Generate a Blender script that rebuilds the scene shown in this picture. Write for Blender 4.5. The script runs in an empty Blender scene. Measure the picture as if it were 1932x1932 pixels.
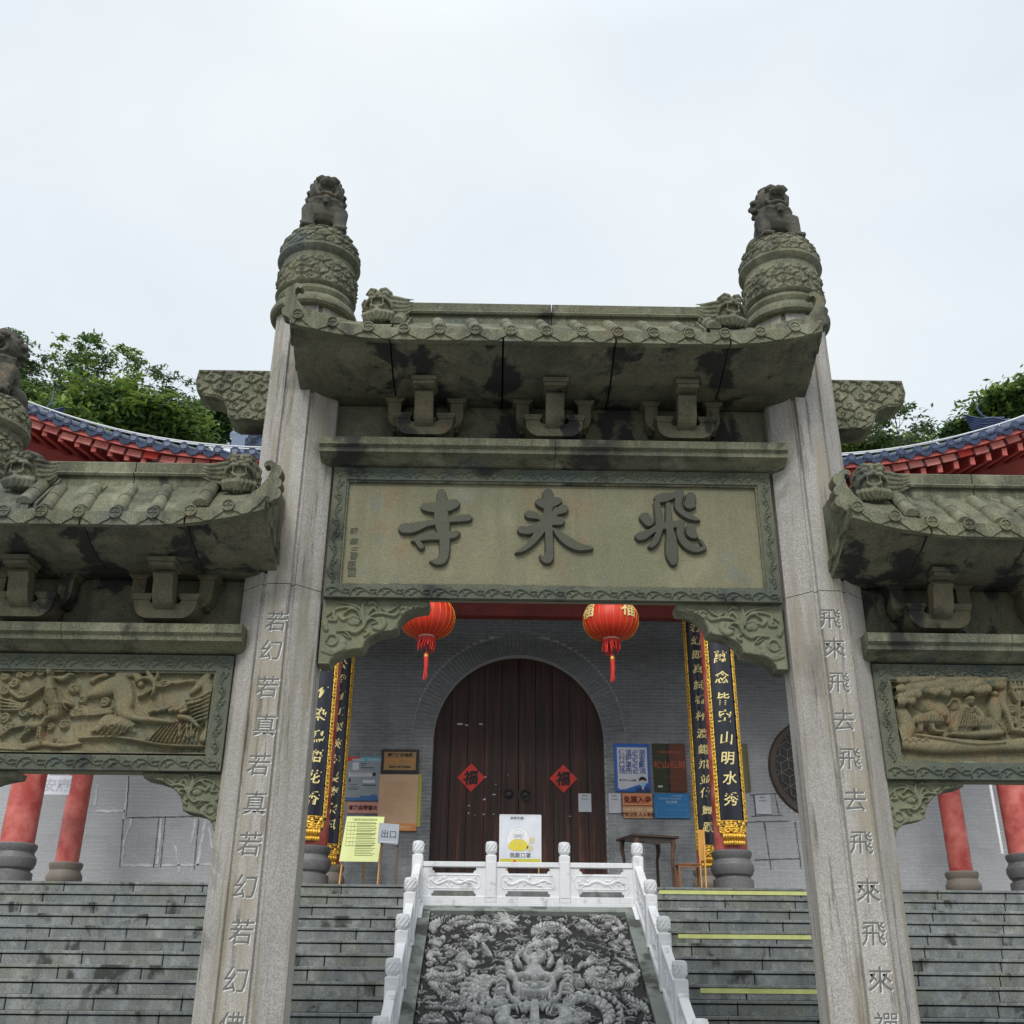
import bpy, bmesh, math, random
import numpy as np
from math import sin, cos, pi, sqrt, atan2, radians, floor
from mathutils import Vector, Matrix
random.seed(7); RNG = np.random.default_rng(7)
S = bpy.context.scene
COL = S.collection
# ------------------------------------------------------------------ camera
F = 2006.0; TH = radians(24.76); ROLL = 0.0087; YAW = radians(0.75); CZ = 1.6
_f = np.array([sin(YAW)*cos(TH), cos(YAW)*cos(TH), sin(TH)])
_r0 = np.array([cos(YAW), -sin(YAW), 0.0]); _u0 = np.cross(_r0, _f)
_r = _r0*cos(ROLL)+_u0*sin(ROLL); _u = _u0*cos(ROLL)-_r0*sin(ROLL)
cam = bpy.data.cameras.new('camera'); cam.sensor_width = 36; cam.lens = 36*F/1932
cam.clip_start = 0.1; cam.clip_end = 2000
co = bpy.data.objects.new('camera', cam); COL.objects.link(co)
co.matrix_world = Matrix(((_r[0], _u[0], -_f[0], 0), (_r[1], _u[1], -_f[1], 0), (_r[2], _u[2], -_f[2], CZ), (0, 0, 0, 1)))
S.camera = co
# ------------------------------------------------------------------ world, sun, exposure
S.view_settings.view_transform = 'Standard'; S.view_settings.look = 'None'
S.view_settings.exposure = 0.62; S.view_settings.gamma = 1.0; S.view_settings.use_curve_mapping = False
SUN_EL, SUN_AZ = radians(42), radians(192)      # overcast: soft sun behind the camera, slightly left
W = bpy.data.worlds.new('World'); S.world = W; W.use_nodes = True
wn, wl = W.node_tree.nodes, W.node_tree.links
for n in list(wn): wn.remove(n)
wo = wn.new('ShaderNodeOutputWorld'); bg = wn.new('ShaderNodeBackground'); bg.inputs[1].default_value = 0.1
sky = wn.new('ShaderNodeTexSky'); sky.sky_type = 'NISHITA'; sky.sun_disc = False
sky.sun_elevation = SUN_EL; sky.sun_rotation = SUN_AZ
tc = wn.new('ShaderNodeTexCoord'); mp = wn.new('ShaderNodeMapping'); mp.inputs['Scale'].default_value = (1, 1, 1.6)
nz = wn.new('ShaderNodeTexNoise'); nz.inputs['Scale'].default_value = 2.4; nz.inputs['Detail'].default_value = 5; nz.inputs['Roughness'].default_value = .5
rp = wn.new('ShaderNodeValToRGB'); rp.color_ramp.elements[0].position = .3; rp.color_ramp.elements[1].position = .72
rp.color_ramp.elements[0].color = (5.05, 5.6, 6.05, 1); rp.color_ramp.elements[1].color = (6.15, 6.45, 6.6, 1)
mx = wn.new('ShaderNodeMixRGB'); mx.inputs[0].default_value = .95
wl.new(tc.outputs['Generated'], mp.inputs[0]); wl.new(mp.outputs[0], nz.inputs['Vector']); wl.new(nz.outputs['Fac'], rp.inputs[0])
# an overcast sky brightens smoothly towards the zenith
sz = wn.new('ShaderNodeSeparateXYZ'); mr = wn.new('ShaderNodeMapRange'); mr.inputs[1].default_value = .75; mr.inputs[2].default_value = 1.0; mr.inputs[3].default_value = 1.0; mr.inputs[4].default_value = 1.7
ml = wn.new('ShaderNodeMixRGB'); ml.blend_type = 'MULTIPLY'; ml.inputs[0].default_value = 1
wl.new(tc.outputs['Generated'], sz.inputs[0]); wl.new(sz.outputs[2], mr.inputs[0]); wl.new(rp.outputs[0], ml.inputs[1]); wl.new(mr.outputs[0], ml.inputs[2])
wl.new(sky.outputs[0], mx.inputs[1]); wl.new(ml.outputs[0], mx.inputs[2]); wl.new(mx.outputs[0], bg.inputs[0]); wl.new(bg.outputs[0], wo.inputs[0])
sl = bpy.data.lights.new('sun', 'SUN'); sl.energy = 1.5; sl.angle = radians(25); sl.color = (1, .97, .92)
so = bpy.data.objects.new('sun', sl); COL.objects.link(so); so.location = (0, 0, 30)
_d = Vector((sin(SUN_AZ)*cos(SUN_EL), cos(SUN_AZ)*cos(SUN_EL), sin(SUN_EL)))
so.rotation_euler = _d.to_track_quat('Z', 'Y').to_euler()

# ------------------------------------------------------------------ picture point -> point on a real plane
def ray(u, v): return _f + _r*((u-966)/F) + _u*((966-v)/F)
def P(u, v, Y):
    d = ray(u, v); s = Y/d[1]; return float(d[0]*s), float(CZ+d[2]*s)
def zoomer(ox, oy, sc, Y):     # reads points off an enlargement of the photograph onto the plane y = Y
    return lambda x, y: P((ox+x/sc)*.70614, (oy+y/sc)*.70614, Y)

# ------------------------------------------------------------------ materials
MATS = {}
def newmat(name):
    m = bpy.data.materials.new(name); m.use_nodes = True; MATS[name] = m
    return m, m.node_tree.nodes, m.node_tree.links, m.node_tree.nodes['Principled BSDF']
def rgba(c): return (c[0], c[1], c[2], 1)
def noise(N, L, vec, scale, detail=4, rough=.55, dist=0):
    n = N.new('ShaderNodeTexNoise'); n.inputs['Scale'].default_value = scale; n.inputs['Detail'].default_value = detail
    n.inputs['Roughness'].default_value = rough; n.inputs['Distortion'].default_value = dist
    L.new(vec, n.inputs['Vector']); return n.outputs['Fac']
def ramp(N, L, fac, p0, p1, c0=(0, 0, 0), c1=(1, 1, 1)):
    r = N.new('ShaderNodeValToRGB'); r.color_ramp.elements[0].position = p0; r.color_ramp.elements[1].position = p1
    r.color_ramp.elements[0].color = rgba(c0); r.color_ramp.elements[1].color = rgba(c1); L.new(fac, r.inputs[0]); return r.outputs[0]
def mix(N, L, fac, a, b, mode='MIX'):
    m = N.new('ShaderNodeMixRGB'); m.blend_type = mode
    for i, x in ((0, fac), (1, a), (2, b)):
        if isinstance(x, (int, float)): m.inputs[i].default_value = x
        elif isinstance(x, tuple): m.inputs[i].default_value = rgba(x)
        else: L.new(x, m.inputs[i])
    return m.outputs[0]
def math_(N, L, op, a, b=None):
    m = N.new('ShaderNodeMath'); m.operation = op; m.use_clamp = False
    for i, x in ((0, a), (1, b)):
        if x is None: continue
        if isinstance(x, (int, float)): m.inputs[i].default_value = x
        else: L.new(x, m.inputs[i])
    return m.outputs[0]
def posn(N, scale=(1, 1, 1), loc=(0, 0, 0)):
    g = N.new('ShaderNodeNewGeometry'); m = N.new('ShaderNodeMapping'); m.inputs['Scale'].default_value = scale; m.inputs['Location'].default_value = loc
    g.id_data.links.new(g.outputs['Position'], m.inputs[0]); return m.outputs[0]
def bump(N, L, B, h, strength, dist=.01):
    b = N.new('ShaderNodeBump'); b.inputs['Strength'].default_value = strength; b.inputs['Distance'].default_value = dist
    L.new(h, b.inputs['Height']); L.new(b.outputs[0], B.inputs['Normal'])
def stone(name, c1, c2, dark, light, grain=90, big=1.3, stain=None, stain_scale=2.0, stain_lo=.58, stain_hi=.64, streak=None, rough=.85, bmp=.5, extra=None, sm=.6, rain=0, joints=None):
    m, N, L, B = newmat(name); p = posn(N)
    col = mix(N, L, ramp(N, L, noise(N, L, p, big, 5), .35, .65), c1, c2)
    if extra:   # coloured lichen patches
        for (ec, es, lo, hi, off) in extra:
            col = mix(N, L, ramp(N, L, noise(N, L, posn(N, loc=(off, off, off)), es, 6, .65), lo, hi), col, ec)
    g = noise(N, L, p, grain, 3, .7)
    col = mix(N, L, math_(N, L, 'MULTIPLY', ramp(N, L, g, .50, .40), sm), col, dark)
    col = mix(N, L, math_(N, L, 'MULTIPLY', ramp(N, L, g, .54, .66), sm), col, light)
    if streak:
        s = noise(N, L, posn(N, (3.2, 3.2, .22)), 3.0, 5, .6)
        col = mix(N, L, math_(N, L, 'MULTIPLY', ramp(N, L, s, .47, .62), .85), col, streak)
        s2 = noise(N, L, posn(N, (5, 5, .35), (7, 3, 1)), 3.0, 6, .7)
        col = mix(N, L, math_(N, L, 'MULTIPLY', ramp(N, L, s2, .56, .66), .7), col, (.085, .078, .065))
    if rain:
        s = noise(N, L, posn(N, (6, 6, .7), (1, 5, 2)), 1.0, 6, .65)
        col = mix(N, L, math_(N, L, 'MULTIPLY', ramp(N, L, s, .50, .66), rain), col, dark)
        s = noise(N, L, posn(N, (2.2, 2.2, 1.4), (9, 2, 2)), 1.6, 7, .7)
        col = mix(N, L, math_(N, L, 'MULTIPLY', ramp(N, L, s, .52, .68), rain*.8), col, light)
    if stain:
        s = noise(N, L, posn(N, (1, 1, .8), (3, 1, 2)), stain_scale, 8, .6, .4)
        if joints:      # water gets through at the joints between the stones and blackens them
            sx = N.new('ShaderNodeSeparateXYZ'); L.new(p, sx.inputs[0]); acc = None
            for xj, wj in joints:
                q = math_(N, L, 'MAXIMUM', math_(N, L, 'SUBTRACT', 1.0, math_(N, L, 'DIVIDE', math_(N, L, 'ABSOLUTE', math_(N, L, 'SUBTRACT', sx.outputs[0], xj)), wj)), 0.)
                acc = q if acc is None else math_(N, L, 'MAXIMUM', acc, q)
            s = math_(N, L, 'ADD', s, math_(N, L, 'MULTIPLY', acc, .18))
        col = mix(N, L, math_(N, L, 'MULTIPLY', ramp(N, L, s, stain_lo, stain_hi), .9), col, stain)
    L.new(col, B.inputs['Base Color']); B.inputs['Roughness'].default_value = rough
    h = math_(N, L, 'ADD', math_(N, L, 'MULTIPLY', g, .5), noise(N, L, p, 14, 6, .65))
    bump(N, L, B, h, bmp, .012); return m
def plain(name, c, rough=.6, var=.12, scale=6, metal=0, bmp=.15, c2=None, sc3=(1, 1, 1), lo=.35, hi=.65, spec=None):
    m, N, L, B = newmat(name); p = posn(N, sc3); n = noise(N, L, p, scale, 6, .6)
    a = tuple(x*(1-var) for x in c); b = c2 or tuple(min(1, x*(1+var)) for x in c)
    L.new(ramp(N, L, n, lo, hi, a, b), B.inputs['Base Color']); B.inputs['Roughness'].default_value = rough; B.inputs['Metallic'].default_value = metal
    if spec is not None: B.inputs['Specular IOR Level'].default_value = spec
    if bmp: bump(N, L, B, n, bmp, .01)
    return m

GREEN = stone('green_granite', (.105, .112, .066), (.19, .182, .112), (.03, .034, .024), (.30, .30, .21), grain=75, big=1.4,
              rain=.7, sm=.75, stain=(.02, .02, .018), stain_scale=1.6, stain_lo=.575, stain_hi=.65,
              extra=[((.15, .115, .06), 2.3, .56, .72, 5), ((.085, .105, .10), 1.7, .56, .68, 11)])
SOFF = stone('stained_soffit_stone', (.10, .10, .064), (.15, .14, .086), (.03, .03, .022), (.2, .19, .13), grain=60, big=1.6,  # darker base for undersides and friezes, with black stains at the joints
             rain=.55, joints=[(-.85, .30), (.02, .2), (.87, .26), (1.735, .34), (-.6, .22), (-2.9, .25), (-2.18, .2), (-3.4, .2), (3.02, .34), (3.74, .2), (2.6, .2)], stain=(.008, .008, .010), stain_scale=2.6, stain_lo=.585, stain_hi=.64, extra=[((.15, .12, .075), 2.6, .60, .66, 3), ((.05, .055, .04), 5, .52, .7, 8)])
SLATE = stone('carved_border_stone', (.088, .100, .072), (.135, .142, .092), (.03, .034, .026), (.22, .23, .17), grain=80, stain=(.02, .021, .022), stain_scale=2.2, stain_lo=.55, stain_hi=.66,
              extra=[((.06, .085, .085), 3, .5, .7, 4)])
TAN = stone('lichen_yellow_relief_stone', (.155, .145, .08), (.23, .185, .10), (.04, .04, .025), (.32, .28, .18), grain=80, big=3.5,
            extra=[((.22, .13, .06), 5, .58, .7, 5), ((.09, .11, .07), 4, .55, .66, 2)])
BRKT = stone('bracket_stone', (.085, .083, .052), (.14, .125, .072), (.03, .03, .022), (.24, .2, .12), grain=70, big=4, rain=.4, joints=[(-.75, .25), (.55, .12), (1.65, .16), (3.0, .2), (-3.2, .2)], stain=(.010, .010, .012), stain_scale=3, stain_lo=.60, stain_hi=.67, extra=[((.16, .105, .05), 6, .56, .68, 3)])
PANEL = stone('sandy_green_panel_stone', (.165, .162, .095), (.215, .195, .118), (.06, .062, .04), (.36, .35, .24), grain=85, big=1.6, rain=.22, extra=[((.155, .175, .165), 1.5, .56, .66, 12), ((.22, .155, .08), 2.6, .58, .7, 5)], sm=.55)
LEAFC = stone('pale_green_carving_stone', (.13, .145, .09), (.19, .195, .125), (.05, .055, .035), (.30, .32, .23), grain=90, big=3, rain=.25, extra=[((.20, .175, .09), 4, .56, .7, 5)], sm=.4)
PILLAR = stone('weathered_pillar_granite', (.36, .34, .315), (.45, .425, .395), (.15, .14, .13), (.64, .62, .59), grain=70, big=1.1,
               streak=(.27, .24, .185), stain=(.12, .115, .10), stain_scale=1.8, stain_lo=.58, stain_hi=.74, sm=.65)
STEP = stone('grey_step_granite', (.155, .172, .176), (.215, .226, .224), (.06, .066, .066), (.46, .48, .48), grain=48, big=2.6, rain=.5, stain=(.03, .032, .028), stain_scale=2.2, stain_lo=.575, stain_hi=.64, sm=.55,
             extra=[((.19, .20, .165), 1.2, .5, .6, 9)])
GREYB = stone('pale_border_slab', (.20, .225, .205), (.25, .27, .25), (.13, .15, .13), (.32, .34, .32), grain=60, stain=(.05, .055, .045), stain_scale=2.1, stain_lo=.5, stain_hi=.6, sm=.4)
MARBLE = stone('white_marble', (.66, .67, .69), (.74, .75, .765), (.64, .65, .67), (.86, .86, .87), grain=30, big=3, rain=.3, stain=(.34, .34, .33), stain_scale=5, stain_lo=.58, stain_hi=.72, bmp=.12, rough=.55, sm=.4)
BASE = stone('column_base_stone', (.11, .11, .115), (.17, .165, .165), (.06, .06, .06), (.25, .24, .24), grain=40, rough=.5)
BASE2 = stone('brown_column_base_stone', (.20, .17, .14), (.26, .22, .18), (.12, .10, .08), (.36, .32, .28), grain=40, rough=.6)
LION = stone('dark_lion_stone', (.045, .043, .034), (.085, .078, .058), (.03, .03, .024), (.2, .185, .14), grain=70, big=5, stain=(.02, .02, .018), stain_scale=4, stain_lo=.56, stain_hi=.66, extra=[((.20, .14, .085), 5, .6, .7, 5)])
DARKSTN = plain('black_joint_and_shade_fill', (.012, .012, .012), .95, bmp=0)  # black for joints and hidden cores, and for painted shade in the lions' mouths
REDP = plain('red_column_paint', (.44, .055, .042), .5, .18, 3.2, c2=(.56, .15, .125), bmp=.15, lo=.40, hi=.62)
REDB = plain('red_beam_paint', (.20, .03, .022), .55, .2, 3)
RAFT = plain('faded_red_rafter_paint', (.42, .085, .07), .65, .2, 2)
PINK = plain('pink_red_fascia_paint', (.55, .15, .13), .65, .15, 3, c2=(.64, .24, .20), lo=.4, hi=.6)
SCAR = plain('fresh_scarlet_paint', (.52, .04, .025), .6)
RDARK = plain('dark_rafter_side_paint', (.10, .05, .04), .8)
BLUET = plain('blue_glazed_tile', (.030, .048, .105), .4, .25, 5, c2=(.058, .085, .16), bmp=.1)
BLUEL = plain('pale_blue_ridge', (.09, .14, .23), .5, .2, 4)
GOLD = plain('gold_leaf', (.72, .43, .06), .35, .3, 30, metal=.55, bmp=.5)
GOLDF = plain('gold_lettering', (.75, .62, .26), .5, .1, 20, bmp=0)
LACQ = plain('black_blue_lacquer', (.008, .010, .018), .3, .2, 4, bmp=0)
GOLDD = None
LANT = plain('red_lantern_silk', (.60, .022, .006), .5, .1, 8, bmp=.1)
REDT = plain('red_tassel', (.62, .03, .02), .7)
SILV = plain('silver_foil', (.6, .5, .42), .35, metal=.4)
ORNG = plain('orange_wood', (.55, .27, .05), .5, .15, 9, sc3=(8, 8, 1))
DTAB = plain('dark_table_wood', (.045, .026, .017), .4, .3, 8, sc3=(6, 6, 1))
BRWN = plain('brown_post_wood', (.12, .075, .05), .7)
WHITE = plain('white_paper', (.62, .64, .70), .6, .05)
WPLAS = plain('white_plastic', (.72, .73, .75), .4, .04, bmp=0)
INK = plain('black_ink', (.02, .02, .022), .7, bmp=0)
GREYINK = plain('grey_ink', (.18, .19, .21), .7, bmp=0)
BROWNINK = plain('dark_red_ink', (.12, .02, .02), .7, bmp=0)
REDPAP = plain('red_paper', (.68, .045, .03), .6, .08, bmp=.1)
IRON = plain('dark_iron', (.06, .06, .06), .4, .3, 20, metal=.6)
LITCHIP = plain('worn_and_lit_chisel_rim', (.60, .60, .585), .9, .2, 40, bmp=0)  # pale offset rim: chipped edges plus a painted highlight
GROOVE = plain('shaded_chisel_groove', (.13, .125, .115), .9, .2, 40, bmp=0)  # flat dark layer paints the shade inside the incised strokes
BARK = plain('bark', (.06, .05, .04), .9, .3, 6)
def leafm(name, c, c2):
    m, N, L, B = newmat(name); p = posn(N)
    L.new(ramp(N, L, noise(N, L, p, .9, 4, .7), .35, .65, c, c2), B.inputs['Base Color']); B.inputs['Roughness'].default_value = .55
    t = N.new('ShaderNodeBsdfTranslucent'); t.inputs[0].default_value = rgba(tuple(x*1.3 for x in c2)); a = N.new('ShaderNodeMixShader'); a.inputs[0].default_value = .3
    L.new(B.outputs[0], a.inputs[1]); L.new(t.outputs[0], a.inputs[2]); L.new(a.outputs[0], N['Material Output'].inputs[0]); return m
LEAFD = leafm('dark_leaf', (.04, .085, .03), (.08, .15, .045))
LEAFY = leafm('yellow_green_leaf', (.10, .18, .035), (.22, .30, .06))
LEAFG = leafm('grey_green_leaf', (.09, .12, .075), (.13, .16, .09))

def brick_mat(name, base, base2, mortar=False):
    m, N, L, B = newmat(name); p = posn(N)
    col = mix(N, L, ramp(N, L, noise(N, L, posn(N, (3.7, 3.7, 14)), 1.0, 2, .8), .3, .7), base, base2)
    sep = N.new('ShaderNodeSeparateXYZ'); L.new(p, sep.inputs[0])
    ax = math_(N, L, 'ABSOLUTE', math_(N, L, 'SUBTRACT', sep.outputs[0], .43))
    n1 = noise(N, L, p, 1.1, 6, .6); n2 = noise(N, L, p, 7, 7, .7)
    # old limewash, heavy on side bays and flaking; its downward brightening also paints porch light
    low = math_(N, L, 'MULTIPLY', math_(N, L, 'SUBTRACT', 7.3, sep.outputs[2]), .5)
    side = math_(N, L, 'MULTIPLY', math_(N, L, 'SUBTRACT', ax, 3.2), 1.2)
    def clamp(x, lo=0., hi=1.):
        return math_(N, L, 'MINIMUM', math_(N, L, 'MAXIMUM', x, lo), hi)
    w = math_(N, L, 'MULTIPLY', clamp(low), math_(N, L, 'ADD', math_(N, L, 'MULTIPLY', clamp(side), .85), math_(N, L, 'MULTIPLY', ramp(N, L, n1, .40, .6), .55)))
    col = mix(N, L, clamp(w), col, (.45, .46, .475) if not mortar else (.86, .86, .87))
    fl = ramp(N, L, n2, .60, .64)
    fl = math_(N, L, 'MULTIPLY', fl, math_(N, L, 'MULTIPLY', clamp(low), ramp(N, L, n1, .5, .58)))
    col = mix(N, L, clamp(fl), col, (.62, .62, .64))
    L.new(col, B.inputs['Base Color']); B.inputs['Roughness'].default_value = .85
    bump(N, L, B, n2, .25, .01); return m
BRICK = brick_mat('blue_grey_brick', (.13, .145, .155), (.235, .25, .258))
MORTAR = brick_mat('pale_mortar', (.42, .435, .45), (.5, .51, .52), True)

def wood_mat():
    m, N, L, B = newmat('dark_red_door_wood'); g = noise(N, L, posn(N, (26, 26, .5)), 1.0, 7, .7); p = posn(N)
    col = ramp(N, L, g, .4, .72, (.009, .0055, .005), (.085, .024, .013))
    z = N.new('ShaderNodeSeparateXYZ'); L.new(p, z.inputs[0])
    worn = ramp(N, L, noise(N, L, posn(N, (6, 6, .25)), 1.0, 6, .7), .55, .72)
    low = math_(N, L, 'MULTIPLY', worn, math_(N, L, 'MINIMUM', math_(N, L, 'MAXIMUM', math_(N, L, 'MULTIPLY', math_(N, L, 'SUBTRACT', 6.6, z.outputs[2]), .4), 0.), 1.))
    col = mix(N, L, low, col, (.30, .085, .04))
    L.new(col, B.inputs['Base Color']); B.inputs['Roughness'].default_value = .55; bump(N, L, B, g, .3, .01); return m
DOORM = wood_mat()
def carve_mat():     # pale relief over near-black ground, both set by carved height
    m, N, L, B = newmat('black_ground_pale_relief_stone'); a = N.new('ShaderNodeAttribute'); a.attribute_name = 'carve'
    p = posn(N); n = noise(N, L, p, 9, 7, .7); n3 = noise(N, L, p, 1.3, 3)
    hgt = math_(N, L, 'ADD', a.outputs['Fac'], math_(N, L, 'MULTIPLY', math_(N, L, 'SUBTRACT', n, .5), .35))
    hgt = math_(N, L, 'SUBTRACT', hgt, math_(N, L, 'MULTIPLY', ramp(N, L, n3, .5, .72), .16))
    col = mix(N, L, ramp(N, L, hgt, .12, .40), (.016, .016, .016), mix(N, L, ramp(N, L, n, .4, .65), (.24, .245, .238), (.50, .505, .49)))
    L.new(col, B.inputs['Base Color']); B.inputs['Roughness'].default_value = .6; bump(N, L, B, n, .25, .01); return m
DRAG = carve_mat()

# ------------------------------------------------------------------ mesh building
class MB:
    def __init__(s): s.v = []; s.f = []
    def add(s, vs, fs):
        b = len(s.v); s.v += [tuple(map(float, p)) for p in vs]; s.f += [tuple(b+i for i in f) for f in fs]; return s
    def box(s, x0, x1, y0, y1, z0, z1, c=0.0):
        if c <= 0:
            vs = [(x, y, z) for x in (x0, x1) for y in (y0, y1) for z in (z0, z1)]
            return s.add(vs, [(0, 1, 3, 2), (4, 6, 7, 5), (0, 4, 5, 1), (2, 3, 7, 6), (0, 2, 6, 4), (1, 5, 7, 3)])
        vs = []; X = (x0, x1); Y = (y0, y1); Z = (z0, z1)
        for i in (0, 1):
            for j in (0, 1):
                for k in (0, 1):
                    a, b, d = (1-2*i)*c, (1-2*j)*c, (1-2*k)*c
                    vs += [(X[i], Y[j]+b, Z[k]+d), (X[i]+a, Y[j], Z[k]+d), (X[i]+a, Y[j]+b, Z[k])]
        I = lambda i, j, k, a: (i*4+j*2+k)*3+a
        fs = []
        for i in (0, 1):
            q = [I(i, 0, 0, 0), I(i, 1, 0, 0), I(i, 1, 1, 0), I(i, 0, 1, 0)]; fs.append(q if i else q[::-1])
            q = [I(0, i, 0, 1), I(0, i, 1, 1), I(1, i, 1, 1), I(1, i, 0, 1)]; fs.append(q if i else q[::-1])
            q = [I(0, 0, i, 2), I(1, 0, i, 2), I(1, 1, i, 2), I(0, 1, i, 2)]; fs.append(q if i else q[::-1])
        for j in (0, 1):
            for k in (0, 1):
                fs.append([I(0, j, k, 1), I(0, j, k, 2), I(1, j, k, 2), I(1, j, k, 1)])
                fs.append([I(j, 0, k, 0), I(j, 0, k, 2), I(j, 1, k, 2), I(j, 1, k, 0)])
                fs.append([I(j, k, 0, 0), I(j, k, 0, 1), I(j, k, 1, 1), I(j, k, 1, 0)])
                for l in (0, 1): fs.append([I(j, k, l, 0), I(j, k, l, 1), I(j, k, l, 2)])
        return s.add(vs, fs)
    def prism(s, pts, a0, a1, axis='y'):       # outline pts (p,q) extruded along axis
        n = len(pts)
        def mk(p, q, t): return (p, t, q) if axis == 'y' else ((t, p, q) if axis == 'x' else (p, q, t))
        vs = [mk(p, q, a0) for p, q in pts]+[mk(p, q, a1) for p, q in pts]
        return s.add(vs, [tuple(range(n)), tuple(range(2*n-1, n-1, -1))]+[(i, (i+1) % n, n+(i+1) % n, n+i) for i in range(n)])
    def lathe(s, prof, c=(0, 0, 0), n=24, a0=0, a1=2*pi, cap=True):
        full = abs(a1-a0-2*pi) < 1e-6; m = n if full else n+1
        vs = [(c[0]+r*cos(a0+(a1-a0)*i/n), c[1]+r*sin(a0+(a1-a0)*i/n), c[2]+z) for r, z in prof for i in range(m)]
        fs = []
        for j in range(len(prof)-1):
            for i in range(n):
                k = (i+1) % m if full else i+1
                fs.append((j*m+i, j*m+k, (j+1)*m+k, (j+1)*m+i))
        if cap and full: fs += [tuple(range(m))[::-1], tuple((len(prof)-1)*m+i for i in range(m))]
        return s.add(vs, fs)
    def tube(s, pts, rs, n=8, cap=True, flat=1.0, up=None):
        P_ = [Vector(p) for p in pts]; 
        if isinstance(rs, (int, float)): rs = [rs]*len(P_)
        vs = []; fs = []; pn = Vector(up) if up else None
        for i, p in enumerate(P_):
            t = (P_[min(i+1, len(P_)-1)]-P_[max(i-1, 0)]).normalized()
            if pn is None: pn = t.orthogonal()
            a = (pn-t*pn.dot(t)); a = a.normalized() if a.length > 1e-6 else t.orthogonal().normalized(); pn = a if up is None else Vector(up); b = t.cross(a)
            vs += [p+(a*cos(2*pi*k/n)*flat+b*sin(2*pi*k/n))*rs[i] for k in range(n)]
        for i in range(len(P_)-1): fs += [(i*n+k, i*n+(k+1) % n, (i+1)*n+(k+1) % n, (i+1)*n+k) for k in range(n)]
        if cap: fs += [tuple(range(n))[::-1], tuple((len(P_)-1)*n+k for k in range(n))]
        return s.add(vs, fs)
    def ball(s, c, r, n=12, m=8, rot=None):
        if isinstance(r, (int, float)): r = (r, r, r)
        vs = [Vector((0, 0, r[2]))]+[Vector((r[0]*sin(pi*j/m)*cos(2*pi*i/n), r[1]*sin(pi*j/m)*sin(2*pi*i/n), r[2]*cos(pi*j/m))) for j in range(1, m) for i in range(n)]+[Vector((0, 0, -r[2]))]
        if rot: vs = [rot @ v for v in vs]
        c = Vector(c); fs = [(0, 1+i, 1+(i+1) % n) for i in range(n)]
        for j in range(m-2): fs += [(1+j*n+i, 1+(j+1)*n+i, 1+(j+1)*n+(i+1) % n, 1+j*n+(i+1) % n) for i in range(n)]
        e = len(vs)-1; fs += [(e, 1+(m-2)*n+(i+1) % n, 1+(m-2)*n+i) for i in range(n)]
        return s.add([c+v for v in vs], fs)
    def hex(s, p8): return s.add(p8, [(0, 1, 3, 2), (4, 6, 7, 5), (0, 4, 5, 1), (2, 3, 7, 6), (0, 2, 6, 4), (1, 5, 7, 3)])
    def xf(s, fn): s.v = [tuple(fn(*p)) for p in s.v]; return s
    def mesh(s, name, origin=(0, 0, 0), smooth=False, fix=True):
        me = bpy.data.meshes.new(name); o = origin
        me.from_pydata([(a-o[0], b-o[1], c-o[2]) for a, b, c in s.v], [], s.f)
        if fix:
            bm = bmesh.new(); bm.from_mesh(me); bmesh.ops.recalc_face_normals(bm, faces=bm.faces); bm.to_mesh(me); bm.free()
        if smooth: shade(me, smooth)
        return me
    def build(s, name, mat, parent=None, smooth=False, fix=True):
        o = wloc(parent) if parent else (0, 0, 0)
        return link(name, s.mesh(name, o, smooth, fix), mat, parent)
def shade(me, smooth):
    me.shade_smooth()
    if not (smooth is True): me.set_sharp_from_angle(angle=radians(smooth))
WL = {}
def wloc(o): return WL.get(o.name, (0, 0, 0))
def link(name, me, mat, parent=None, loc=(0, 0, 0)):
    o = bpy.data.objects.new(name, me); COL.objects.link(o)
    if mat is not None and len(me.materials) == 0: me.materials.append(mat)
    b = wloc(parent) if parent else (0, 0, 0)
    o.location = loc; WL[o.name] = (b[0]+loc[0], b[1]+loc[1], b[2]+loc[2])
    if parent: o.parent = parent
    return o
def inst(name, me, parent, wp, rot=None, mat=None):       # shared mesh placed at a world point
    b = wloc(parent) if parent else (0, 0, 0)
    o = link(name, me, mat, parent, (wp[0]-b[0], wp[1]-b[1], wp[2]-b[2]))
    if rot: o.rotation_euler = rot
    return o
def tag(o, label=None, cat=None, group=None, kind=None):
    if label: o['label'] = label
    if cat: o['category'] = cat
    if group: o['group'] = group
    if kind: o['kind'] = kind
    return o
def thing(name, loc, label, cat, group=None):
    o = bpy.data.objects.new(name, None); COL.objects.link(o); o.location = loc; o.empty_display_size = .1; WL[o.name] = tuple(loc)
    return tag(o, label, cat, group)
def crom(pts, k=6):      # smooth a polyline of tuples of any length
    pts = [np.array(p, float) for p in pts]
    if len(pts) < 3: return [tuple(p) for p in pts]
    out = []; q = [pts[0]]+pts+[pts[-1]]
    for i in range(1, len(q)-2):
        for j in range(k):
            t = j/k; a, b, c, d = q[i-1], q[i], q[i+1], q[i+2]
            out.append(tuple(.5*((2*b)+(-a+c)*t+(2*a-5*b+4*c-d)*t*t+(-a+3*b-3*c+d)*t**3)))
    out.append(tuple(pts[-1])); return out
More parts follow.
